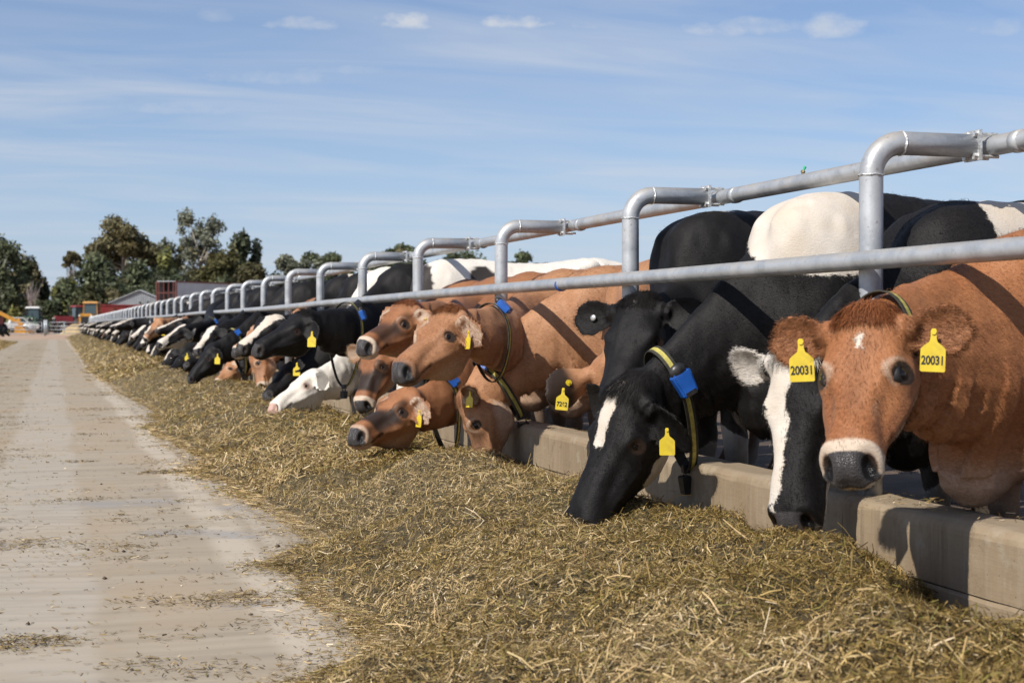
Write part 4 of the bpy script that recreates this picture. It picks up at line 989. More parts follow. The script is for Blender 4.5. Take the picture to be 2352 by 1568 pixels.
# 5 tan Jersey turned away behind it
s = near_cow('J', (1384, 816), 2.42, (1388, 985), 1, (-.12, 1.0, .1), 'tan cow turned away, its dark tipped ear tagged 7262', M_JTAN, .010, Y0=7.15, X0=2.80, ears=((-.1, .1), (.1, .1)), ear_len=1.5)
d, p = jersey(s, .3, .9, .5); d = np.where(s.ear, .85 * sstep(.15, .24, np.abs(s.lat)) + .12, d); paint(s, None, d, p * (~s.ear)); o = finish(s)
tag_on_ear(s, o, 0, .62, (-.35, -.93, .05), '7262', .95, off=.034, lean=-.1, sx=.85)
E = s.ears[0]; mb = MB(); mb.tube([(0, 0, 0), (0, 0, .006)], .014, 14); mb.tube([(0, 0, .005), (0, 0, .011)], .005, 8); q = mb.build('ear_button', M_YEL, o); q.matrix_local = basis(E['A'] + E['d'] * E['EL'] * .55 - E['nf'] * .014 + np.array([0, 0, .02]), (1, 0, 0), (0, 0, 1), (0, -1, 0))

# 6 tan Jersey with the chin tucked down to the feed
s = near_cow('J', (1050, 912), 2.06, (1096, 1106), -1, (-1, .16, .0), 'tan cow with lowered head and blue box on its yellow striped collar', M_JTAN, .010, Y0=7.92, X0=2.76, ears=((-.42, .25), (-.2, .1)), nb=(.16, 0, 1.02), hs=.98)
d, p = jersey(s, .3, .8, .55); paint(s, None, d, p); o = finish(s)
ear_fringe(s, o, (.24, .09, .035), 1200, .03, 0); tuft(s, o, (.30, .13, .06), 600, .03)
tag_on_ear(s, o, 0, .8, (-.85, -.5, .1), None, .8); collar(s, o, .84, .07, .75, True)
body_fuzz(s, o, 14000, (.6, .54, .46), (.33, .155, .072), .013, .0017)

# 7 tan Jersey with raised head
s = near_cow('J', (1034, 703), 1.90, (906, 836), -1, (-.75, -.42, .9), 'tan cow with raised head, blue collar box behind its ear, nose to the lane', M_JTAN, .010, Y0=8.60, X0=2.72, ears=((.55, .1), (.4, .1)), hs=1.08)
d, p = jersey(s, .3, .25, .25, .45); d = np.maximum(d, (s.head & ~s.ear) * .6 * sstep(.84, .96, s.t)); paint(s, None, d, p); o = finish(s)
tuft(s, o, (.24, .085, .03), 1500, .04); ear_fringe(s, o, (.28, .11, .045), 1200, .03, 0)
tag_on_ear(s, o, 0, .7, (-.95, -.2, .1), None, .85); collar(s, o, .80, .06, .66, False)
body_fuzz(s, o, 14000, (.6, .54, .46), (.33, .155, .072), .013, .0017)

# 8 dark faced Jersey, head low
s = near_cow('J', (938, 889), 1.92, (806, 984), -1, (-.75, -.45, 1.0), 'dark faced tan cow holding its head low over the feed, strap and weight behind', M_JBRN, .011, Y0=9.30, X0=2.74, ears=((.55, .1), (.4, .1)), hs=1.06)
d, p = jersey(s, .4, .55, .95, .3); paint(s, None, d, p); o = finish(s)
tag_on_ear(s, o, 0, .7, (-.9, -.3, .1), None, .9); collar(s, o, .80, .16, .85, True); ear_fringe(s, o, (.22, .08, .03), 800, .028, 0)

# 9 brown faced Jersey, head high
s = near_cow('J', (938, 690), 2.00, (826, 782), -1, (-.70, -.55, 1.0), 'brown faced cow with pale muzzle and head held up under the neck rail', M_JBRN, .011, Y0=10.0, X0=2.74, ears=((.1, .1), (.1, .1)))
d, p = jersey(s, .3, 1.0, .75, .6); paint(s, None, d, p); o = finish(s); tuft(s, o, (.22, .07, .028), 900, .035)
tag_on_ear(s, o, 0, .6, (-.8, -.5, .1), None, .9)

# 10 brown cow with dark blaze and white muzzle ring
s = near_cow('J', (856, 782), 2.10, (820, 926), -1, (-.85, -.66, .3), 'brown cow with dark nose bridge and white muzzle ring, chin above the feed', M_JBRN, .012, Y0=10.80, X0=2.76, ears=((.1, .1), (-.1, .2)), hs=1.06)
d, p = jersey(s, .3, 1.25, 1.0, .4); d = np.where(s.t < .3, d * .3, d); paint(s, None, d, p); o = finish(s); ear_fringe(s, o, (.5, .33, .2), 900, .03, 1)

# 11 Holstein with white back, head hidden by the brown cows
s = near_cow('H', (2.56, 11.5, .86), 0, (-.10, 0, -1.0), 1, (-1, -.1, .3), 'white backed cow with a black shoulder spot, standing behind the brown cows', M_WHITE, .016, Y0=11.75, X0=2.90)
w = holstein(s, 14, .4, None); dk = np.where(s.body | s.neck, sstep(.01, -.01, (np.linalg.norm((s.b - np.array((.32, -.28, 1.22))) / np.array((.12, .2, .16)), axis=1) - 1) * .12) * 1.2, 0)
dk = np.maximum(dk, (s.b[:, 0] < -.1) * 1.2 * (~s.head)); paint(s, None, dk * 1.2); o = finish(s)

# 12 black cow, head raised
s = near_cow('H', (706, 712), 1.84, (582, 792), -1, (-.55, -.45, 1.0), 'black cow with raised head, yellow tag, long hanging collar strap', M_BLACK, .012, Y0=12.75, X0=2.74, ears=((.45, .1), (.2, .1)), nb=(.16, 0, 1.12))
paint(s, holstein(s, 9, .2, None, body=False)); o = finish(s); tuft(s, o, (.015, .013, .011), 700, .035)
tag_on_ear(s, o, 0, .75, (-.5, -.85, .1), None, 1.1); collar(s, o, .72, .20, .95, True, .02)

# 13 white cow, face in the feed
s = near_cow('H', (716, 846), 2.0, (617, 928), -1, (-1, -.35, .8), 'white faced cow with its muzzle buried in the feed', M_WHITE, .012, Y0=13.60, X0=2.80, ears=((.3, .1), (.1, .1)))
d = sstep(.045, .03, s.re) * 0; p = .5 * sstep(.07, .03, s.re) * s.head; d = np.where(s.ear, .7 * (noise3(s.co, 12, 3) > .45), d); bl = np.where(s.body, (noise3(s.b, 2.6, 77) > .76) * 1.2, 0); paint(s, None, np.maximum(d, bl * (s.b[:, 2] < 1.25)), p, pink=True); o = finish(s, M_LIDW)

# 14.. the next ones down the row
def quick(kind, poll, X, muz, hint, label, mat, vox=.017, seed=1, blaze=None, bt=(0, 1.1), tagc=False, col=False, Y0=None, X0=2.76, fd=.5, amt=.35, chin=0, ears=((.3, .1), (.1, .1)), ring=1.0, tilt=0.0, **kw):
    s = near_cow(kind, poll, X, muz, -1, hint, label, mat, vox, Y0=Y0, X0=X0, ears=ears, **kw)
    if kind == 'H': paint(s, holstein(s, seed, amt, blaze, bt, chin=chin, tilt=tilt))
    else: d, p = jersey(s, .4, ring, fd); paint(s, None if blaze is None else holstein(s, seed, 0, blaze, bt, False, body=False), d, p)
    o = finish(s)
    if tagc: tag_on_ear(s, o, 0, .7, (-.5, -.85, .1), None, 1.15)
    if col: collar(s, o, .78, .14, .8, True, .015)
    return s
quick('H', (652, 838), 2.05, (602, 905), (-1, -.35, .3), 'black cow with head down between the white faced cow and a tan cow', M_BLACK, seed=21, amt=.3, tagc=True)
quick('H', (634, 722), 1.95, (548, 792), (-.7, -.75, .9), 'white blazed cow reaching out just beyond the black cow with the long strap', M_BLACK, seed=23, blaze=(.085, .05, .05), bt=(-.06, 1.0), amt=.55, Y0=15.5)
quick('J', (606, 738), 1.92, (534, 800), (-.7, -.5, 1), 'tan cow whose nose shows past the white blazed cow', M_JTAN, fd=.2, Y0=16.3)
quick('J', (573, 816), 2.1, (590, 893), (-1, -.1, -.1), 'tan cow with white nose stripe and head hanging straight down', M_JTAN, fd=.4, Y0=17.1)
quick('H', (560, 770), 2.25, (545, 850), (-1, -.2, .3), 'black cow hidden behind the tan ones with its head down', M_BLACK, seed=27, amt=.25, Y0=18.0)
quick('H', (484, 788), 1.78, (428, 868), (-1, -.35, .6), 'black cow reaching for the feed, yellow tag and blue collar box', M_BLACK, seed=31, tagc=True, col=True, amt=.15, Y0=19.0, X0=2.66)
quick('J', (526, 830), 2.1, (489, 876), (-1, -.3, .6), 'tan cow eating behind the collar weight of a black cow', M_JTAN, fd=.15, Y0=19.85)
quick('H', (489, 748), 1.92, (446, 803), (-.8, -.6, .7), 'black cow with straight white blaze above the reaching black cow', M_BLACK, seed=33, blaze=(.06, .055, .06), amt=.3, Y0=20.7)
quick('H', (458, 800), 2.0, (420, 835), (-1, -.4, .5), 'black cow bending down, glimpsed under the white chinned cow', M_BLACK, seed=35, amt=.2, Y0=21.7, vox=.02)
quick('H', (412, 818), 1.83, (382, 852), (-1, -.35, .35), 'black cow with small white forehead mark and yellow tag at the feed', M_BLACK, seed=36, blaze=(.03, .01, .0), bt=(0, .4), tagc=True, amt=.3, Y0=22.6, vox=.02)
quick('H', (424, 744), 1.82, (360, 786), (-.6, -.55, 1), 'black cow with white muzzle and throat looking along the lane', M_BLACK, seed=37, blaze=(.03, .03, .12), chin=.06, col=True, amt=.4, Y0=25.3, X0=2.66, vox=.018)
quick('H', (392, 803), 1.85, (362, 850), (-1, -.45, .3), 'black cow with white poll and nose down in the feed', M_BLACK, seed=39, blaze=(.05, .03, .01), bt=(-.05, .5), amt=.3, Y0=24.3, vox=.02)
quick('H', (358, 792), 1.95, (336, 836), (-1, -.4, .3), 'black cow eating just before a tan raised face', M_BLACK, seed=41, blaze=(.04, .03, .02), bt=(0, .7), amt=.3, Y0=29.2, vox=.02)
quick('J', (366, 732), 1.82, (327, 778), (-.55, -.80, .8), 'tan cow with pale cheeks and head high above the black ones', M_JTAN, fd=.7, tagc=True, Y0=30.2, X0=2.68, vox=.018)
quick('H', (350, 745), 1.9, (322, 790), (-.8, -.6, .6), 'white faced cow peering from behind the tan raised face', M_BLACK, seed=43, blaze=(.10, .09, .07), bt=(-.08, 1.05), amt=.45, Y0=31.3, vox=.02)

# ------------------------------------------------------------------ the far end of the row: copies of a dozen kinds
FAR = []
far_defs = [('H', (-.68, -.05, .78), (-.42, -.12, -.9), (-1, -.3, .5), (.06, .045, .05), .35, 'black cow with a white blaze feeding far down the row'),
            ('H', (-.74, .02, .74), (-.55, .05, -.8), (-1, -.2, .6), None, .2, 'all black headed cow feeding far down the row'),
            ('H', (-.66, -.08, .90), (-.75, -.2, -.6), (-.8, -.4, .9), (.08, .08, .08), .6, 'white faced cow with lifted head far down the row'),
            ('H', (-.70, 0, .72), (-.3, -.1, -.95), (-1, -.5, .3), (.03, .015, .06), .5, 'black cow with white nose, head down, far down the row'),
            ('J', (-.62, 0, .70), (-.4, -.05, -.9), (-1, -.3, .4), None, .0, 'tan cow with lowered head far down the row'),
            ('H', (-.78, -.05, 1.02), (-.9, -.15, -.35), (-.5, -.4, 1), (.04, .03, .05), .5, 'black and white cow looking out over the lane far down the row'),
            ('H', (-.60, .03, .80), (-.2, 0, -1), (-1, -.1, .1), (.05, .0, .0), .75, 'mostly white bodied cow feeding far down the row')]
for i, (kind, pl, e1, hint, bz, amt, lab) in enumerate(far_defs):
    s = cow_shape(kind, np.array(pl), e1, hint, vox=.026, ears=((.3, .1), (.1, .1)))
    if kind == 'H': paint(s, holstein(s, 50 + i, amt, bz))
    else: d, p = jersey(s, .4, 1, .6); paint(s, None, d, p)
    thin(s, .5); s.me.name = 'cow_body'; s.me.materials.append(M_BLACK if kind == 'H' else M_JTAN); FAR.append((s.me, lab))
FARSEEN = {}; ORD = dict(zip(range(1, 31), 'first second third fourth fifth sixth seventh eighth ninth tenth eleventh twelfth thirteenth fourteenth fifteenth sixteenth seventeenth eighteenth nineteenth twentieth twenty-first twenty-second twenty-third twenty-fourth twenty-fifth twenty-sixth twenty-seventh twenty-eighth twenty-ninth thirtieth'.split()))
y = 23.4; k = 0; taken = [22.6, 24.3, 25.3, 29.2, 30.2, 31.3]
order = [0, 1, 3, 5, 1, 0, 2, 4, 3, 6, 1, 0, 3, 1, 2, 0, 5, 1, 4, 3]
while y < 117.5:
    if min(abs(y - q) for q in taken) > .62:
        me, lab = FAR[order[k % len(order)]]; o = bpy.data.objects.new('cow', me); COL.objects.link(o)
        o.location = (2.80 + random.uniform(-.03, .20), y, ORG_Z); o.rotation_euler = (0, 0, random.uniform(-.12, .12)); z = random.uniform(.96, 1.04); o.scale = (z, z * random.choice((1, 1)), z)
        pn = int(round((y - POST_Y0) / POST_S)) + 1
        if pn <= 24:
            w_ = lab.split(' far')[0]; w_ = w_.replace('feeding', 'feeding').strip(); key = (w_, pn); seen = FARSEEN.get(key, 0); FARSEEN[key] = seen + 1
            tag(o, '%s%s beside bent post %s from the right' % (w_, ', the farther' if seen else '', ORD[pn]), 'cow', 'cows far down the feed row')
        else: tag(o, lab, 'cow', 'tiny ' + lab.split(' far')[0])
        k += 1
    y += random.uniform(.78, .98)

# ------------------------------------------------------------------ the feed
def feed_mesh():
    xs = np.concatenate([np.linspace(.10, 1.2, 45), np.linspace(1.22, 2.385, 60)]); parts = []
    ys = np.concatenate([np.linspace(1.2, 9, 340), np.linspace(9.06, 30, 300), np.linspace(30.3, 119, 260)])
    X, Y = np.meshgrid(xs, ys); H = feed_h(X, Y)
    H = H + np.where(H > .01, (noise2(X, Y, 38, 91) - .5) * .022 * sstep(30, 8, Y), 0)
    V = np.stack([X, Y, H], -1).reshape(-1, 3); n = len(xs); m = len(ys)
    i = (np.arange(m - 1)[:, None] * n + np.arange(n - 1)[None]).ravel(); Fq = np.stack([i, i + 1, i + n + 1, i + n], 1)
    keep = (V[Fq][:, :, 2].max(1) > -.004); me = np_mesh('feed_heap', V, Fq[keep]); smooth(me); return link('feed_heap', me, M_FEED)
heap = feed_mesh(); tag(heap, 'long heap of chopped silage and hay laid along the concrete wall', 'feed', kind='stuff')
PAL = np.array([(.44, .32, .155), (.34, .25, .105), (.225, .165, .055), (.10, .070, .028), (.68, .56, .36), (.24, .215, .060), (.55, .42, .21), (.18, .115, .046)])
def straw_cols(n, fr, r, dry=1.0):
    pd = np.array([.24, .22, .15, .09, .08, .05, .12, .05]); pf = np.array([.12, .17, .26, .16, .06, .08, .07, .07])
    k1 = r.choice(8, n, p=pd / pd.sum()); k2 = r.choice(8, n, p=pf / pf.sum()); w = r.random(n) < fr; k = np.where(w, k2, k1)
    return PAL[k] * r.uniform(.8, 1.6, (n, 1)) * np.where(w[:, None], np.array([.78, .72, .54]), np.array([1.0, .98, .98]))
def straws(name, n, y0, y1, Lr, Wr, seed, lift=.02, segs=1, pw=1.0):
    r = np.random.default_rng(seed)
    y = (y0 ** -pw + r.random(n) * (y1 ** -pw - y0 ** -pw)) ** (-1 / pw); e = feed_edge(y)
    x = e - .10 + (2.40 - e + .10) * r.random(n) ** .95
    x = np.where(r.random(n) < .06, e - np.abs(r.normal(0, .10, n)), x); x = np.minimum(x, 2.37)
    z = np.maximum(feed_h(x, y), 0); eps = .03
    gx = (feed_h(x + eps, y) - feed_h(x - eps, y)) / (2 * eps); gy = (feed_h(x, y + eps) - feed_h(x, y - eps)) / (2 * eps); flat = z < .004
    N = np.stack([-gx, -gy, np.ones(n)], 1); N[flat] = (0, 0, 1); N /= np.linalg.norm(N, axis=1)[:, None]
    a = r.uniform(0, 2 * math.pi, n); T1 = np.stack([np.cos(a), np.sin(a), np.zeros(n)], 1); T1 -= N * (T1 * N).sum(1)[:, None]
    fr = fresh(x, y); tilt = r.normal(.08, .42, n) * np.where(flat, .15, 1); D = T1 + N * tilt[:, None]; D /= np.linalg.norm(D, axis=1)[:, None]
    Sd = np.cross(D, N + r.normal(0, .55, (n, 3))); Sd /= np.linalg.norm(Sd, axis=1)[:, None]
    Ln = np.clip(r.lognormal(math.log(Lr), .45, n), Lr * .35, Lr * 3); Wd = Wr * r.uniform(.5, 1.4, n)
    P = np.stack([x, y, z + r.random(n) ** 2 * lift * np.where(flat, .2, 1) + .002 + np.abs(D[:, 2]) * Ln * .25], 1)
    V, Fq = strips(P, D, Sd, Ln, Wd, N * r.normal(.0, .35, (n, 1)), .7, segs)
    me = np_mesh(name, V, Fq); add_col(me, 'col', np.repeat(straw_cols(n, fr, r), 2 * (segs + 1), 0)); o = link(name, me, M_STRAW); o.parent = heap; o['kind'] = 'stuff'; return o
straws('loose_straw', 250000, 2.0, 8.5, .017, .0025, 101, .024, 1, .7)
straws('loose_straw', 12000, 2.0, 10, .046, .0030, 102, .035, 2, .8)
straws('loose_straw', 65000, 8, 26, .034, .0050, 103, .03, 1, 1.0)
straws('loose_straw', 22000, 25, 118, .07, .014, 104, .04, 1, .8)

def coping_straw():
    r = np.random.default_rng(77); n = 1500; c = r.choice(26, n); cy_ = np.sort(r.uniform(2.5, 24, 26)); y = cy_[c] + r.normal(0, .14, n); x = r.uniform(2.40, 2.56, n); a = r.uniform(0, 6.3, n)
    D = np.stack([np.cos(a), np.sin(a), r.normal(0, .12, n)], 1); D /= np.linalg.norm(D, axis=1)[:, None]; Sd = np.cross(D, np.array([0, 0, 1.0]) + r.normal(0, .3, (n, 3))); Sd /= np.linalg.norm(Sd, axis=1)[:, None]
    V, Fq = strips(np.stack([x, y, .368 + .012 * r.random(n) ** 2], 1), D, Sd, r.uniform(.008, .035, n), r.uniform(.0018, .004, n), None, .7, 1); me = np_mesh('loose_straw', V, Fq); add_col(me, 'col', np.repeat(straw_cols(n, np.full(n, .3), r), 4, 0)); o = link('loose_straw', me, M_STRAW); o.parent = heap; o['kind'] = 'stuff'
coping_straw()

# chaff, clumps and crumbs lying on the lane
def litter():
    r = np.random.default_rng(55); P = []; D = []; L = []; W = []; C = []
    def put(x, y, n, sx, sy, zz, lr, wr, dark):
        px = x + r.normal(0, sx, n); py = y + r.normal(0, sy, n); q = np.hypot((px - x) / sx, (py - y) / sy)
        pz = .003 + zz * np.exp(-q * q * .7) * r.random(n); a = r.uniform(0, 6.3, n); d = np.stack([np.cos(a), np.sin(a), r.normal(0, .12, n)], 1)
        P.append(np.stack([px, py, pz], 1)); D.append(d); L.append(lr * r.uniform(.4, 1.6, n)); W.append(np.full(n, wr) * r.uniform(.6, 1.3, n)); C.append(straw_cols(n, np.full(n, .5), r) * dark)
    for i in range(230):
        y = r.uniform(3.6, 9) if i < 70 else 3.8 * (60 / 3.8) ** r.random(); x = r.uniform(-1.9, 1.0); n = int(r.integers(8, 60)); s = r.uniform(.02, .08)
        put(x, y, n, s * 1.7, s, .010, .022, .003 + y * .0002, r.uniform(.55, .9))
    for px, py, n, s, zz in [(20, 1255, 420, .10, .022), (60, 1245, 200, .09, .01), (30, 1480, 350, .055, .022), (545, 1370, 260, .06, .016), (125, 1470, 60, .02, .01), (290, 1258, 120, .05, .006), (375, 1085, 260, .055, .035), (650, 1300, 420, .05, .03), (330, 960, 500, .16, .03), (260, 905, 500, .2, .03), (235, 940, 300, .16, .02), (450, 1060, 300, .12, .012), (170, 1060, 90, .04, .01), (720, 1295, 400, .06, .05), (520, 1100, 240, .1, .02)]:
        q = at(px, py, Z=0); put(q[0], q[1], n, s * 1.6, s, zz, .026, .0034 if q[1] < 8 else .006, .8)
    for i in range(420): put(r.uniform(-2.2, -.35), 5.0 * (75 / 5.0) ** r.random(), int(r.integers(15, 50)), .16, .10, .006, .03, .005, r.uniform(.5, .8))
    n = 4800; y = 3.4 * (40 / 3.4) ** r.random(n); x = r.uniform(-2, 1.1, n); a = r.uniform(0, 6.3, n)
    P.append(np.stack([x, y, np.full(n, .004)], 1)); D.append(np.stack([np.cos(a), np.sin(a), r.normal(0, .06, n)], 1)); L.append(r.uniform(.006, .034, n)); W.append(r.uniform(.0015, .004, n) * (1 + y * .05)); C.append(straw_cols(n, np.full(n, .3), r) * r.uniform(.6, 1.25, (n, 1)))
    P, D, L, W, C = map(np.concatenate, (P, D, L, W, C)); D /= np.linalg.norm(D, axis=1)[:, None]; Sd = np.cross(D, np.array([0, 0, 1.0]) + r.normal(0, .3, D.shape)); Sd /= np.linalg.norm(Sd, axis=1)[:, None]
    V, Fq = strips(P, D, Sd, L, W, None, .7, 1); me = np_mesh('lane_litter', V, Fq); add_col(me, 'col', np.repeat(C, 4, 0))
    o = link('lane_litter', me, M_STRAW); tag(o, 'stray straw, chaff and crumbs scattered over the concrete lane', 'litter', kind='stuff')
    n = 700; y = 3.4 * (22 / 3.4) ** r.random(n); x = r.uniform(-1.6, 1.0, n); R = r.lognormal(math.log(.0036), .45, n)
    O = np.array([(1, 0, 0), (0, 1, 0), (-1, 0, 0), (0, -1, 0), (0, 0, 1), (0, 0, -.3)]); Fo = np.array([(0, 1, 4), (1, 2, 4), (2, 3, 4), (3, 0, 4), (1, 0, 5), (2, 1, 5), (3, 2, 5), (0, 3, 5)])
    V = np.stack([x, y, np.full(n, .003)], 1)[:, None] + O[None] * R[:, None, None] * r.uniform(.6, 1.4, (n, 6, 1)) * np.array([1, 1, .8])
    me = np_mesh('lane_crumbs', V.reshape(-1, 3), (np.arange(n)[:, None, None] * 6 + Fo[None]).reshape(-1, 3)); add_col(me, 'col', np.repeat(np.array([(.12, .085, .055)]) * r.uniform(.5, 1.9, (n, 1)), 6, 0)); q = link('lane_crumbs', me, M_STRAW); q.parent = o; q['kind'] = 'stuff'
litter()

# ------------------------------------------------------------------ beyond the lane
def gp(px, d):
    """ground point under an image column at distance d along the view"""
    r = ray(px, 746); k = d / np.dot(r, _fw); p = CAMP + r * k; p[2] = 0; return p
def hz(py, d): return CAM_H + (746 - py) * d / F_PX

# left-hand feed line, seen only where it comes into the frame far off
def left_feed():
    ys = np.linspace(48, 84, 90); xs = np.linspace(-3.3, -1.7, 20); X, Y = np.meshgrid(xs, ys)
    k = (X + 3.3) / 1.35; H = .30 * np.clip(1 - k * (1 + .3 * (noise2(X * 0, Y, .8, 3) - .5)), -.1, 1) + .10 * (noise2(X, Y, 1.6, 5) - .5) * (k < .9) - .01; H *= sstep(84, 80, Y)
    V = np.stack([X, Y, H], -1).reshape(-1, 3); n = 20; i = (np.arange(89)[:, None] * n + np.arange(19)[None]).ravel(); me = np_mesh('feed_heap', V, np.stack([i, i + 1, i + n + 1, i + n], 1)); smooth(me)
    o = link('feed_heap', me, M_FEED); tag(o, 'end of the opposite heap of feed at the left edge', 'feed', kind='stuff')
    r = np.random.default_rng(9); n = 9000; y = r.uniform(48, 84, n); x = r.uniform(-3.2, -1.8, n); kk = (x + 3.3) / 1.35; z = np.maximum(.005, .30 * np.clip(1 - kk, 0, 1) * sstep(84, 80, y) + .05 * r.random(n)); a = r.uniform(0, 6.3, n)
    D = np.stack([np.cos(a), np.sin(a), r.normal(0, .3, n)], 1); D /= np.linalg.norm(D, axis=1)[:, None]; Sd = np.cross(D, np.array([0, 0, 1.0]) + r.normal(0, .4, (n, 3))); Sd /= np.linalg.norm(Sd, axis=1)[:, None]
    V, Fq = strips(np.stack([x, y, z], 1), D, Sd, np.full(n, .09), np.full(n, .016), None, .7, 1); me = np_mesh('loose_straw', V, Fq); add_col(me, 'col', np.repeat(straw_cols(n, np.full(n, .5), r), 4, 0)); q = link('loose_straw', me, M_STRAW); q.parent = o; q['kind'] = 'stuff'
left_feed()
for i, (y, f, lab) in enumerate([(86, 1, 'black cow at the left edge, foremost at the opposite feed line'), (87.3, 4, 'tan cow at the left edge between two black ones'), (88.6, 1, 'black cow standing behind the tan one at the left edge')]):
    o = bpy.data.objects.new('cow', FAR[f][0]); COL.objects.link(o); o.location = (-3.55 + .1 * i, y, ORG_Z); o.rotation_euler = (0, 0, math.pi); tag(o, lab, 'cow', 'cows at the opposite feed line')

# pipe gates closing the lane
def gate(px0, px1, d, label):
    a, b = gp(px0, d), gp(px1, d); w = np.linalg.norm(b - a); rz = math.atan2(b[1] - a[1], b[0] - a[0]); g = empty('farm_gate', tuple(a), rz); tag(g, label, 'gate', 'pipe gates across the lane end')
    for z in (.18, .50, .80, 1.12):
        mb = MB(); mb.tube([(0, 0, z), (w, 0, z)], .030, 8); mb.build('gate_rail', M_GATESTEEL, g, True)
    for x in (.03, w * .5, w - .03):
        mb = MB(); mb.tube([(x, 0, .1), (x, 0, 1.15)], .032, 8); mb.build('gate_upright', M_GATESTEEL, g, True)
gate(24, 97, 128, 'left pipe gate, from the yellow bucket to the thick post'); gate(110, 186, 128, 'right pipe gate, from the thick post to the cow row')
p = gp(103, 127.8); mb = MB(); mb.tube([(p[0], p[1], 0), (p[0], p[1], 1.28)], .10, 12); mb.ellipsoid((p[0], p[1], 1.28), (.10, .10, .03)); mb.box((p[0] + .14, p[1], .70), (.14, .14, 1.24)); tag(mb.build('gate_post', M_GATESTEEL, None, True), 'thick pale steel post where the two pipe gates meet', 'gate post')

M_RED = plain('red_paint', (.22, .026, .028), .4, 0, .2, 3, dirt=((.25, .14, .10), .5)); M_YELP = plain('yellow_paint', (.48, .22, .022), .4, 0, .15, 3, dirt=((.3, .2, .1), .4)); M_GRNP = plain('green_paint', (.07, .13, .07), .4, 0, .2, 3, dirt=((.25, .22, .18), .4))
M_GLASS = simple('cab_glass', (.05, .075, .08), .08, 0, .3); M_TYRE = plain('tyre_rubber', (.022, .020, .019), .8, 0, .3, 5, dirt=((.16, .12, .09), .6)); M_WHT = plain('white_paint', (.68, .67, .64), .5, 0, .06, 3, dirt=((.45, .38, .3), .3)); M_RIM = plain('rim_paint', (.42, .40, .36), .5, 0, .2, 4)
M_ZINC = plain('zinc_sheet', (.42, .45, .48), .5, .3, .10, 1.2, dirt=((.33, .28, .24), .4)); M_ZINCD = plain('shaded_zinc', (.20, .215, .23), .6, .2, .12, 1.2); M_ZINCL = plain('zinc_roof', (.56, .59, .62), .42, .3, .08, 1.0); M_RUST = plain('red_oxide', (.13, .040, .032), .7, 0, .3, 3); M_DARK = simple('grille_black', (.012, .012, .012), .5); M_LAMP = simple('lamp_glass', (.7, .68, .6), .15)
def wheel(par, c, R, w, rim=.55, name='wheel'):
    mb = MB(); n = 24; prof = [(R * rim, -w * .42), (R * .90, -w * .5), (R * .99, -w * .40), (R, 0), (R * .99, w * .40), (R * .90, w * .5), (R * rim, w * .42)]; V = []; F = []
    for i in range(n):
        a = 2 * math.pi * i / n; lug = 1 + .02 * (i % 2)
        for rr, yy in prof: V.append((c[0] + math.cos(a) * rr * (lug if rr > R * .95 else 1), c[1] + yy, c[2] + math.sin(a) * rr * (lug if rr > R * .95 else 1)))
    m = len(prof)
    for i in range(n):
        for j in range(m): F.append((i * m + j, ((i + 1) % n) * m + j, ((i + 1) % n) * m + (j + 1) % m, i * m + (j + 1) % m))
    mb.add(V, F); wo_ = mb.build(name, M_TYRE, par, True)
    mb = MB(); mb.tube([(c[0], c[1] - w * .30, c[2]), (c[0], c[1] + w * .30, c[2])], R * rim * 1.02, 18); mb.tube([(c[0], c[1] - w * .42, c[2]), (c[0], c[1] + w * .42, c[2])], R * .16, 10); mb.build('rim', M_RIM, wo_)
def cab(par, x0, x1, w, z0, z1, mroof, mfr):
    mb = MB(); mb.box(((x0 + x1) / 2, 0, (z0 + z1) / 2), (x1 - x0 - .12, w - .12, z1 - z0), taper=(.92, .9)); mb.build('cab_glass', M_GLASS, par)
    mb = MB()
    for x in (x0 + .05, x1 - .05):
        for y in (-w / 2 + .05, w / 2 - .05): k = .92; mb.tube([(x, y, z0), ((x0 + x1) / 2 + (x - (x0 + x1) / 2) * k, y * .9, z1)], .045, 6)
    mb.tube([((x0 + x1) / 2, -w / 2 + .03, z0), ((x0 + x1) / 2, (-w / 2 + .05) * .9, z1)], .04, 6); mb.build('cab_frame', mfr, par)
    mb = MB(); mb.box(((x0 + x1) / 2, 0, z1 + .09), (x1 - x0 + .16, w + .08, .20), taper=(.86, .86)); mb.build('cab_roof', mroof, par, bevel=.04)
def tractor(px, d, face, paint_, roofm, label):
    p = gp(px, d); t = empty('tractor', tuple(p), face); tag(t, label, 'tractor')     # +x is the bonnet end
    cab(t, -.55, .85, 1.55, 1.35, 2.75, roofm, M_DARK)
    mb = MB(); mb.box((1.85, 0, 1.45), (2.0, .85, .75), taper=(.96, .75)); mb.box((1.6, 0, .95), (1.9, .55, .4)); mb.build('bonnet', paint_, t, bevel=.06)
    mb = MB(); mb.box((2.86, 0, 1.38), (.06, .70, .55)); mb.build('grille', M_DARK, t)
    for y in (-.24, .24): mb = MB(); mb.box((2.90, y, 1.58), (.05, .16, .12)); mb.build('headlight', M_LAMP, t)
    for y in (-.88, .88):
        wheel(t, (0, y, .90), .90, .5); wheel(t, (2.25, y * .92, .65), .65, .40)
        mb = MB(); mb.tube([(-.75, y, 1.35), (-.45, y, 1.78), (0, y, 1.92), (.45, y, 1.80), (.75, y, 1.45)], .05, 5); mb.box((0, y, 1.83), (1.0, .46, .10)); mb.build('mudguard', paint_, t)
    mb = MB(); mb.tube([(1.15, -.5, 1.7), (1.15, -.5, 2.75)], .05, 8); mb.build('exhaust', M_DARK, t)
    for y in (-.95, .95): mb = MB(); mb.box((.9, y, 2.15), (.06, .22, .36)); mb.tube([(.85, y * .8, 2.3), (.9, y, 2.3)], .02, 5); mb.build('mirror', M_DARK, t)
    return t
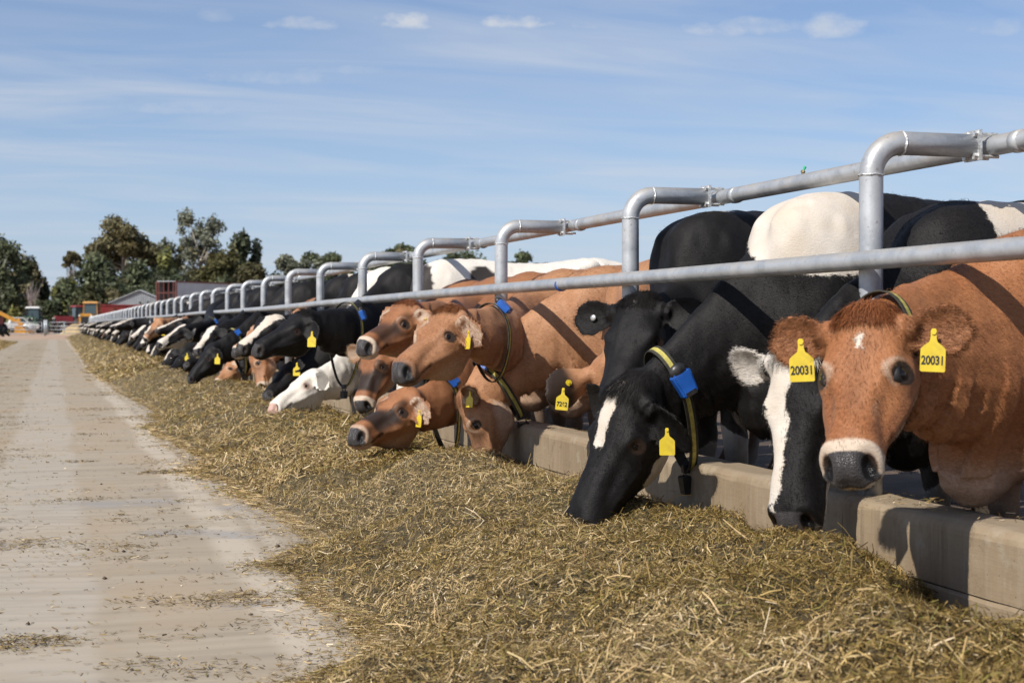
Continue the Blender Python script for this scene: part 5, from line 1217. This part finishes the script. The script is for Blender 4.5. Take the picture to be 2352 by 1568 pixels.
tr1 = tractor(77, 172, -math.pi / 2 - .12, M_GRNP, M_WHT, 'green tractor with white cab roof parked before the left trees')
mb = MB(); mb.box((3.6, 0, .8), (.3, 1.9, .9)); 
for y in (-.5, .5): mb.tube([(1.2, y, 1.5), (2.4, y, 1.7), (3.4, y, .8)], .09, 6)
mb.build('front_loader', M_GRNP, tr1)
tractor(186, 160, math.pi + .35, M_RED, M_RED, 'red tractor standing beside the yellow loader')
# yellow wheel loader
p = gp(210, 147); t = empty('wheel_loader', tuple(p), -math.pi / 2 - .25); tag(t, 'yellow wheel loader with black grille in front of the red tractor', 'loader')
cab(t, -1.0, .5, 1.45, 1.5, 2.95, M_YELP, M_YELP)
mb = MB(); mb.box((1.5, 0, 1.35), (1.9, 1.35, 1.25), taper=(.95, .86)); mb.build('engine_hood', M_YELP, t, bevel=.08)
mb = MB(); mb.box((2.47, 0, 1.30), (.05, .80, .80)); mb.build('grille', M_DARK, t)
for y in (-.55, .55): mb = MB(); mb.box((2.46, y, 1.78), (.06, .16, .14)); mb.build('headlight', M_LAMP, t)
for x in (-1.2, 1.6):
    for y in (-.95, .95): wheel(t, (x, y, .72), .72, .5)
mb = MB(); mb.box((-.6, 0, 1.0), (2.6, 1.2, .8)); mb.build('chassis', M_YELP, t, bevel=.05)
# red feed mixer trailer
p = gp(300, 160); t = empty('mixer_wagon', tuple(p), -.10); tag(t, 'long red feed mixer wagon behind the fence, left of the grey shed', 'trailer')
mb = MB(); V = []; F = []
prof = [(-2.6, 1.10), (3.0, 1.10), (3.0, 2.95), (-3.3, 2.95)]
for y, k in ((-1.1, 1), (1.1, 1)):
    for x, z in prof: V.append((x, y * (.72 if z < 2 else 1), z))
mb.add(V, [(0, 1, 2, 3), (7, 6, 5, 4), (0, 4, 5, 1), (1, 5, 6, 2), (3, 7, 4, 0), (2, 6, 7, 3)]); mb.build('hopper', M_RED, t)
mb = MB()
for x in (-1.6, -.5, .6, 1.7, 2.6): mb.box((x, -1.0, 2.05), (.08, .10, 1.6), rx=.22)
mb.tube([(-3.3, -1.13, 2.95), (3.0, -1.13, 2.95)], .06, 6); mb.build('hopper_rib', M_RED, t)
mb = MB(); mb.box((1.0, -1.02, 2.2), (.9, .02, .35), rx=.22); mb.build('data_plate', M_WHT, t)
mb = MB(); mb.box((0, 0, 1.0), (5.6, 1.0, .25)); mb.tube([(-2.6, 0, .95), (-4.6, 0, .7)], .10, 8); mb.build('chassis', M_DARK, t)
for x in (.3, 1.5):
    for y in (-1, 1): wheel(t, (x, y, .55), .55, .4)
# grey gabled shed
p = gp(322, 196); t = empty('machinery_shed', tuple(p), -.32); tag(t, 'grey metal machinery shed with low gable behind the red wagon', 'shed')
hw, ze, zp, dl = 3.7, 3.75, 5.25, 14
mb = MB(); mb.prism([(-hw, 0), (hw, 0), (hw, ze), (0, zp), (-hw, ze)], .12, Matrix.Translation((0, 0, 0)) @ Matrix.Rotation(math.pi / 2, 4, 'X')); mb.build('gable_wall', M_ZINCD, t)  # the gable's shade is put into its darker zinc colour
mb = MB()
for i in range(25): x = -hw + .15 + i * (2 * hw - .3) / 24; h = ze + (zp - ze) * (1 - abs(x) / hw) - .05; mb.box((x, -.075, h / 2), (.05, .03, h))
mb.build('wall_rib', M_ZINC, t)['kind'] = 'stuff'
for sg in (-1, 1):
    mb = MB(); ang = math.atan2(zp - ze, hw); L_ = math.hypot(hw + .35, (zp - ze) * (hw + .35) / hw); mb.box((sg * (hw + .35) / 2, dl / 2 - .4, zp - (zp - ze) * (hw + .35) / hw / 2 + .10), (L_, dl, .06), ry=sg * ang); mb.build('roof', M_ZINCL, t)
    mb = MB(); mb.box((sg * hw, dl / 2, ze / 2), (.1, dl - 1, ze)); mb.build('side_wall', M_ZINC, t)
# containers
def container(px, d, z0, ln, rz, label, cage, name='shipping_container'):
    p = gp(px, d); p[2] = z0; t = empty(name, tuple(p), rz); tag(t, label, 'container')
    W_, H_ = 2.44, 2.6; mb = MB(); n = int(ln / .28); V = []; F = []
    for sy in (0, W_):
        b = len(V); k = 0
        for i in range(n * 4 + 1):
            x = ln * i / (n * 4); y = sy + (.04 if (i % 4) in (1, 2) else 0); V += [(x, y, .15), (x, y, H_ - .12)]
        F += [(b + 2 * i, b + 2 * i + 2, b + 2 * i + 3, b + 2 * i + 1) for i in range(n * 4)]
    mb.add(V, F); mb.build('corrugated_side', M_ZINC, t)
    mb = MB(); mb.box((ln / 2, W_ / 2, H_ - .04), (ln, W_, .06)); mb.build('roof', M_ZINCL, t); mb = MB(); mb.box((ln / 2, W_ / 2, .10), (ln, W_, .14)); mb.build('floor', M_DARK, t)
    mb = MB()
    for y in (0.02, W_ - .02):
        for z in (.08, H_ - .08): mb.box((ln / 2, y - .015, z), (ln + .02, .12, .14))
        for x in (.05, ln - .05): mb.box((x, y - .02, H_ / 2), (.14, .14, H_))
    mb.build('frame', M_RUST if cage else M_ZINC, t)
    if cage:
        for i in range(4):
            mb = MB(); mb.box((.02, W_ * (i + .5) / 4, H_ / 2), (.06, .09, H_ - .2)); mb.build('end_bar', M_RUST, t)
        mb = MB(); mb.box((.02, W_ / 2, H_ * .55), (.06, W_, .09)); mb.build('end_bar', M_RUST, t)
    mb = MB(); mb.box((.9 if cage else .04, W_ / 2, H_ / 2), (.05, W_ - .1, H_ - .2)); mb.build('end_wall', M_ZINC if not cage else M_DARK, t)  # caged end is open: black sheet set back stands in for the shade inside
container(404, 150, 2.62, 12.2, .80, 'upper grey container with open red framed end', True); container(404.5, 150.2, 0, 12.2, .80, 'lower grey container carrying the red framed one', False)
container(545, 132, .25, 9.0, .32, 'low corrugated container behind the fence posts, right of the stack', False)
# telehandler whose yellow boom reaches in at the left edge
p = gp(-26, 140); t = empty('telehandler', tuple(p), math.atan2(0, 1) - THETA); tag(t, 'red machine with yellow boom lowering a bucket at left edge', 'telehandler')
mb = MB(); mb.box((-.2, 0, 1.25), (2.6, 1.6, .8)); mb.build('body', M_RED, t, bevel=.06)
cab(t, -1.0, .3, 1.0, 1.6, 2.5, M_BLUE, M_DARK)
mb = MB(); mb.box((1.55, -.1, 1.75), (3.6, .28, .30), ry=.46); mb.box((2.9, -.1, 1.0), (.28, .24, 1.0), ry=-.3); mb.build('boom', M_YELP, t)
mb = MB(); mb.prism([(2.6, .20), (3.9, .10), (4.0, .18), (3.3, .75), (2.7, .85)], 1.6, Matrix.Translation((0, -.1, 0)) @ Matrix.Rotation(math.pi / 2, 4, 'X')); mb.build('bucket', M_YELP, t)
for x in (-1.2, .9):
    for y in (-.8, .8): wheel(t, (x, y, .55), .55, .35)
# white tank and pickup near the green tractor
p = gp(62, 150); mb = MB(); mb.tube([(p[0] - .7, p[1], .55), (p[0] + .7, p[1], .55)], [.42, .42], 14); mb.ellipsoid((p[0] - .7, p[1], .55), (.16, .42, .42)); mb.ellipsoid((p[0] + .7, p[1], .55), (.16, .42, .42)); mb.tube([(p[0], p[1], .95), (p[0], p[1], 1.08)], .14, 10)
for x in (-.5, .5): mb.box((p[0] + x, p[1], .10), (.12, .7, .25))
tag(mb.build('water_tank', M_WHT, None, True), 'small white water tank on skids behind the left gate', 'tank')
p = gp(36, 168); t = empty('pickup', tuple(p), .12); tag(t, 'white pickup parked left of the green tractor', 'pickup')
mb = MB(); mb.prism([(-2.4, .5), (2.4, .5), (2.45, .95), (1.5, 1.08), (.75, 1.72), (-.5, 1.75), (-.75, 1.12), (-2.4, 1.10)], 1.7, Matrix.Rotation(math.pi / 2, 4, 'X')); mb.build('body', M_WHT, t, bevel=.06)
for sg in (-1, 1): mb = MB(); mb.prism([(1.25, 1.12), (.68, 1.62), (-.42, 1.65), (-.58, 1.14)], .03, Matrix.Translation((0, sg * .86, 0)) @ Matrix.Rotation(math.pi / 2, 4, 'X')); mb.build('side_window', M_GLASS, t)
for x in (-1.5, 1.55):
    for y in (-.75, .75): wheel(t, (x, y, .38), .38, .24)
# heaps of feed stock by the machines
def heap_mesh(name, px, d, w, h, mat, lab, cat, dp=3.0):
    p = gp(px, d); n = 40; xs = np.linspace(-1.2, 1.2, n); X, Y = np.meshgrid(xs, xs); R_ = np.hypot(X, Y); H = h * np.clip(1 - R_ ** 1.4, -.05, 1) + h * .25 * (noise2(X, Y, 3, 3) - .5) * (R_ < 1)
    V = np.stack([p[0] + X * w, p[1] + Y * dp, H - .03], -1).reshape(-1, 3); i = (np.arange(n - 1)[:, None] * n + np.arange(n - 1)[None]).ravel(); me = np_mesh(name, V, np.stack([i, i + 1, i + n + 1, i + n], 1)); smooth(me); tag(link(name, me, mat), lab, cat)
M_GRAIN = dirt_mat('grain', (.36, .26, .13), (.48, .36, .20), 1.5)
heap_mesh('grain_heap', 178, 143, 1.7, 1.15, M_GRAIN, 'tan grain heap in front of the red tractor', 'heap')

# ------------------------------------------------------------------ trees
def leaf_quads(P, N, size, r, ar=.55):
    n = len(P); D = r.normal(0, 1, (n, 3)); D -= N * (D * N).sum(1)[:, None]; D /= np.linalg.norm(D, axis=1)[:, None]; Sd = np.cross(N, D)
    return strips(P, D, Sd, size * r.uniform(.6, 1.5, n), size * ar * r.uniform(.7, 1.3, n), None, .35, 1)
def tree(name, px, top, hw, d, style, col, label, seed, n=4200, bot=.18, bark=None, group='trees behind the farm yard', col2=None, leaf=1.0):
    r = np.random.default_rng(seed); p = gp(px, d); H = hz(top, d); Wd = hw * d / F_PX; t = empty(name, tuple(p)); tag(t, label, 'tree' if name != 'shrub' else 'shrub', group)
    zb = H * bot; cl = []
    if style == 'gum':
        for i in range(22): a = r.uniform(0, 6.3); q = math.sqrt(r.random()); x = q * math.cos(a); zt = 1 - .30 * q * q - r.uniform(0, .42); cl.append((x * Wd * .84, q * math.sin(a) * Wd * .7, zb + (H - zb) * zt - Wd * .12, Wd * r.uniform(.22, .36), Wd * r.uniform(.17, .28)))
    elif style == 'airy':
        for i in range(34): a = r.uniform(0, 6.3); q = math.sqrt(r.random()); z = r.uniform(.25, .98); e = math.sqrt(max(.05, 1 - ((z - .5) / .55) ** 2)); cl.append((q * e * math.cos(a) * Wd * .95, q * e * math.sin(a) * Wd * .7, zb + (H - zb) * z - .3, Wd * r.uniform(.17, .32), Wd * r.uniform(.17, .30)))
    elif style == 'dense':
        for i in range(46): a = r.uniform(0, 6.3); q = r.random() ** .5; z = r.random() ** .9; e = math.sqrt(max(.02, 1 - (z * .98) ** 2.6)); cl.append((q * e * math.cos(a) * Wd * .95, q * e * math.sin(a) * Wd * .75, H * .04 + H * .90 * z, Wd * r.uniform(.26, .44), H * r.uniform(.11, .18)))
    elif style == 'cone':
        for i in range(26): z = r.random() ** .9; a = r.uniform(0, 6.3); q = r.random() ** .5; e = (1 - z) ** .55 * .8 + .12; cl.append((q * e * math.cos(a) * Wd * .85, q * e * math.sin(a) * Wd * .7, zb + (H - zb) * z * .95, Wd * r.uniform(.26, .42), H * r.uniform(.08, .13)))
    elif style == 'bare':
        pass
    mb = MB(); R0 = max(.14, H * .022); lean = r.normal(0, .05) * H; top_z = H * (.62 if style in ('gum', 'airy', 'bare') else .5)
    tp = [(0, 0, -.1), (lean * .2, 0, top_z * .33), (lean * .55, r.normal(0, .2), top_z * .66), (lean, r.normal(0, .3), top_z)]
    mb.tube(tp, [R0 * 1.25, R0, R0 * .8, R0 * .5], 8)
    ends = cl if style != 'bare' else [(r.normal(0, Wd * .5), r.normal(0, Wd * .4), H * r.uniform(.55, .98), 0, 0) for _ in range(34)]
    for c in ends[:22 if style != 'bare' else 34]:
        f = r.uniform(.45, 1); s0 = np.array([np.interp(f * top_z, [q[2] for q in tp], [q[i] for q in tp]) for i in (0, 1)] + [f * top_z]); e = np.array(c[:3])
        if style in ('gum', 'airy', 'bare') and e[2] > s0[2] * .7: m_ = (s0 + e) / 2 + np.array([0, 0, -.04 * H]) + r.normal(0, .02 * H, 3); mb.tube([s0, m_, e], [R0 * .30, R0 * .20, R0 * .07], 5)
    mb.build('trunk', bark or M_BARK, t, True)
    if cl:
        cl = np.array(cl); wgt = cl[:, 3] ** 2 * cl[:, 4]; k = r.choice(len(cl), n, p=wgt / wgt.sum()); dv = r.normal(0, 1, (n, 3)); dv /= np.linalg.norm(dv, axis=1)[:, None]; rad = r.random(n) ** .45
        P = cl[k, :3] + dv * rad[:, None] * np.stack([cl[k, 3], cl[k, 3], cl[k, 4]], 1) * (1 + .25 * r.normal(0, 1, (n, 1)) * .6); N = dv + r.normal(0, .8, (n, 3)) + np.array([0, 0, .3]); N /= np.linalg.norm(N, axis=1)[:, None]
        P[:, 2] = np.maximum(P[:, 2], .15); V, Fq = leaf_quads(P, N, .50 * leaf * d / 200, r, .7); me = np_mesh('crown', V, Fq)
        cc = np.array(col); c2 = np.array(col2 if col2 is not None else col) ; tone = r.uniform(.75, 1.25, len(cl))[k][:, None] * r.uniform(.55, 1.5, (n, 1)); mixc = (r.random(len(cl)) < .35)[k][:, None]
        add_col(me, 'col', np.repeat(np.where(mixc, c2, cc) * tone * 1.8, 4, 0)); link('crown', me, M_LEAF, t)  # leaf colours lifted throughout, distance haze put into the tone
    return t
GD, GM, GY, GB, GG = (.045, .054, .028), (.064, .074, .038), (.115, .115, .036), (.090, .080, .040), (.115, .120, .085)
tree('gum_tree', 6, 556, 52, 205, 'dense', GM, 'tall green tree at the left edge', 1, 6500, col2=GG)
tree('gum_tree', 58, 596, 46, 212, 'dense', GD, 'dark rounded tree right of the leftmost tall tree', 2, 5500, col2=GB)
tree('gum_tree', 92, 640, 24, 214, 'dense', GD, 'low dark tree closing the gap beside the bare tree', 3, 3000)
tree('bare_tree', 74, 640, 22, 196, 'bare', GD, 'leafless grey tree in front of the left trees', 4, bark=plain('grey_bark', (.30, .25, .23), .9))
tree('shrub', 32, 705, 14, 185, 'dense', GY, 'yellowish shrub left of the green tractor', 5, 900)
tree('broad_tree', 150, 645, 46, 200, 'dense', GM, 'broad dark tree behind the red tractor', 6, 5000, col2=GY)
tree('broad_tree', 118, 690, 30, 196, 'dense', GD, 'low dark tree between the green tractor and the red one', 7, 2600)
tree('gum_tree', 168, 574, 22, 215, 'gum', GB, 'small umbrella crowned gum above the dark trees', 8, 1500, bot=.72)
tree('gum_tree', 285, 507, 92, 214, 'gum', GB, 'tall spreading gum with clumped brown green crown', 9, 9000, bot=.50, bark=M_PALEBARK, leaf=.9, col2=(.065, .052, .02))
tree('broad_tree', 225, 592, 62, 202, 'dense', GD, 'dark dense tree under the left half of the tall gum', 10, 6500, col2=GM)
tree('broad_tree', 320, 600, 66, 205, 'dense', GM, 'dense tree under the right half of the tall gum', 11, 6500, col2=GD)
tree('wattle_tree', 384, 570, 36, 206, 'cone', GY, 'yellow green tree between the tall gum and the airy gum', 12, 3600, bot=.1, col2=GM)
tree('gum_tree', 380, 560, 40, 214, 'cone', GG, 'grey green tree behind the yellow green one', 13, 2600, bot=.3)
tree('broad_tree', 398, 640, 46, 200, 'dense', GD, 'dark tree just left of the red framed container', 14, 4200, col2=GB)
tree('gum_tree', 465, 484, 72, 216, 'airy', GG, 'tallest airy gum with sparse grey green crown', 15, 4600, bot=.30, bark=M_PALEBARK, leaf=.8, col2=GB)
tree('casuarina', 500, 572, 62, 206, 'dense', (.060, .055, .020), 'olive brown tree in front of the airy gum', 16, 6500, col2=GB)
tree('casuarina', 556, 528, 46, 212, 'cone', GD, 'dark twin topped tree right of the airy gum', 17, 4600, bot=.1, col2=(.05, .055, .03))
tree('casuarina', 590, 545, 30, 214, 'cone', (.04, .045, .025), 'pointed dark tree right of the twin topped one', 18, 3000, bot=.1)
tree('broad_tree', 575, 612, 62, 203, 'dense', (.042, .038, .016), 'low dark brown green tree over the long container', 19, 5500, col2=GD)
tree('gum_tree', 655, 585, 40, 216, 'airy', GG, 'small airy gum right of the dark brown green tree', 20, 3000, bot=.2)
tree('gum_tree', 695, 592, 36, 216, 'airy', GG, 'thin airy gum with low crown', 21, 2400, bot=.15)
tree('broad_tree', 632, 632, 40, 206, 'dense', GD, 'low dark tree behind the bent posts', 22, 2600)
tree('gum_tree', 745, 564, 66, 220, 'gum', GM, 'rounded gum standing alone above the fence posts', 23, 6000, bot=.2, col2=GG)
tree('broad_tree', 730, 632, 76, 214, 'dense', GD, 'low dark tree below the rounded gum', 24, 3600)
tree('gum_tree', 920, 553, 66, 224, 'gum', GD, 'dark gum half hidden by the sprinkler pipe', 25, 6000, bot=.4, col2=GB)
tree('broad_tree', 890, 604, 84, 222, 'dense', GD, 'low dark tree behind the white backed cows', 26, 3200)
tree('broad_tree', 1060, 580, 90, 230, 'dense', (.05, .06, .03), 'grey green tree behind the white backed cow', 27, 3200)
tree('gum_tree', 1192, 571, 46, 232, 'gum', (.05, .06, .03), 'farthest right gum left of the near black cows', 28, 3200, bot=.35)
for i, (px, top, hw, d, lab) in enumerate([(205, 655, 44, 197, 'dark bushy tree above the red tractor cab'), (262, 640, 46, 199, 'dark bushy tree above the red wagon'), (350, 650, 46, 198, 'dark bushy tree above the grey shed roof'), (440, 655, 48, 199, 'brown green bush behind the framed container'), (505, 640, 46, 200, 'brown green bush behind the middle of the grey container'), (40, 650, 44, 206, 'dark bush behind the white pickup'), (85, 690, 30, 203, 'low dark bush behind the green tractor'), (655, 655, 34, 206, 'low bush right of the long container'), (800, 640, 40, 216, 'low bush above the bent posts, right of the rounded gum'), (960, 615, 46, 226, 'low grey green bush left of the white backed cow')]):
    tree('broad_tree', px, top, hw, d, 'dense', GD if i % 3 else (.04, .04, .016), lab, 40 + i, 4200, col2=GB if i % 2 else GM)
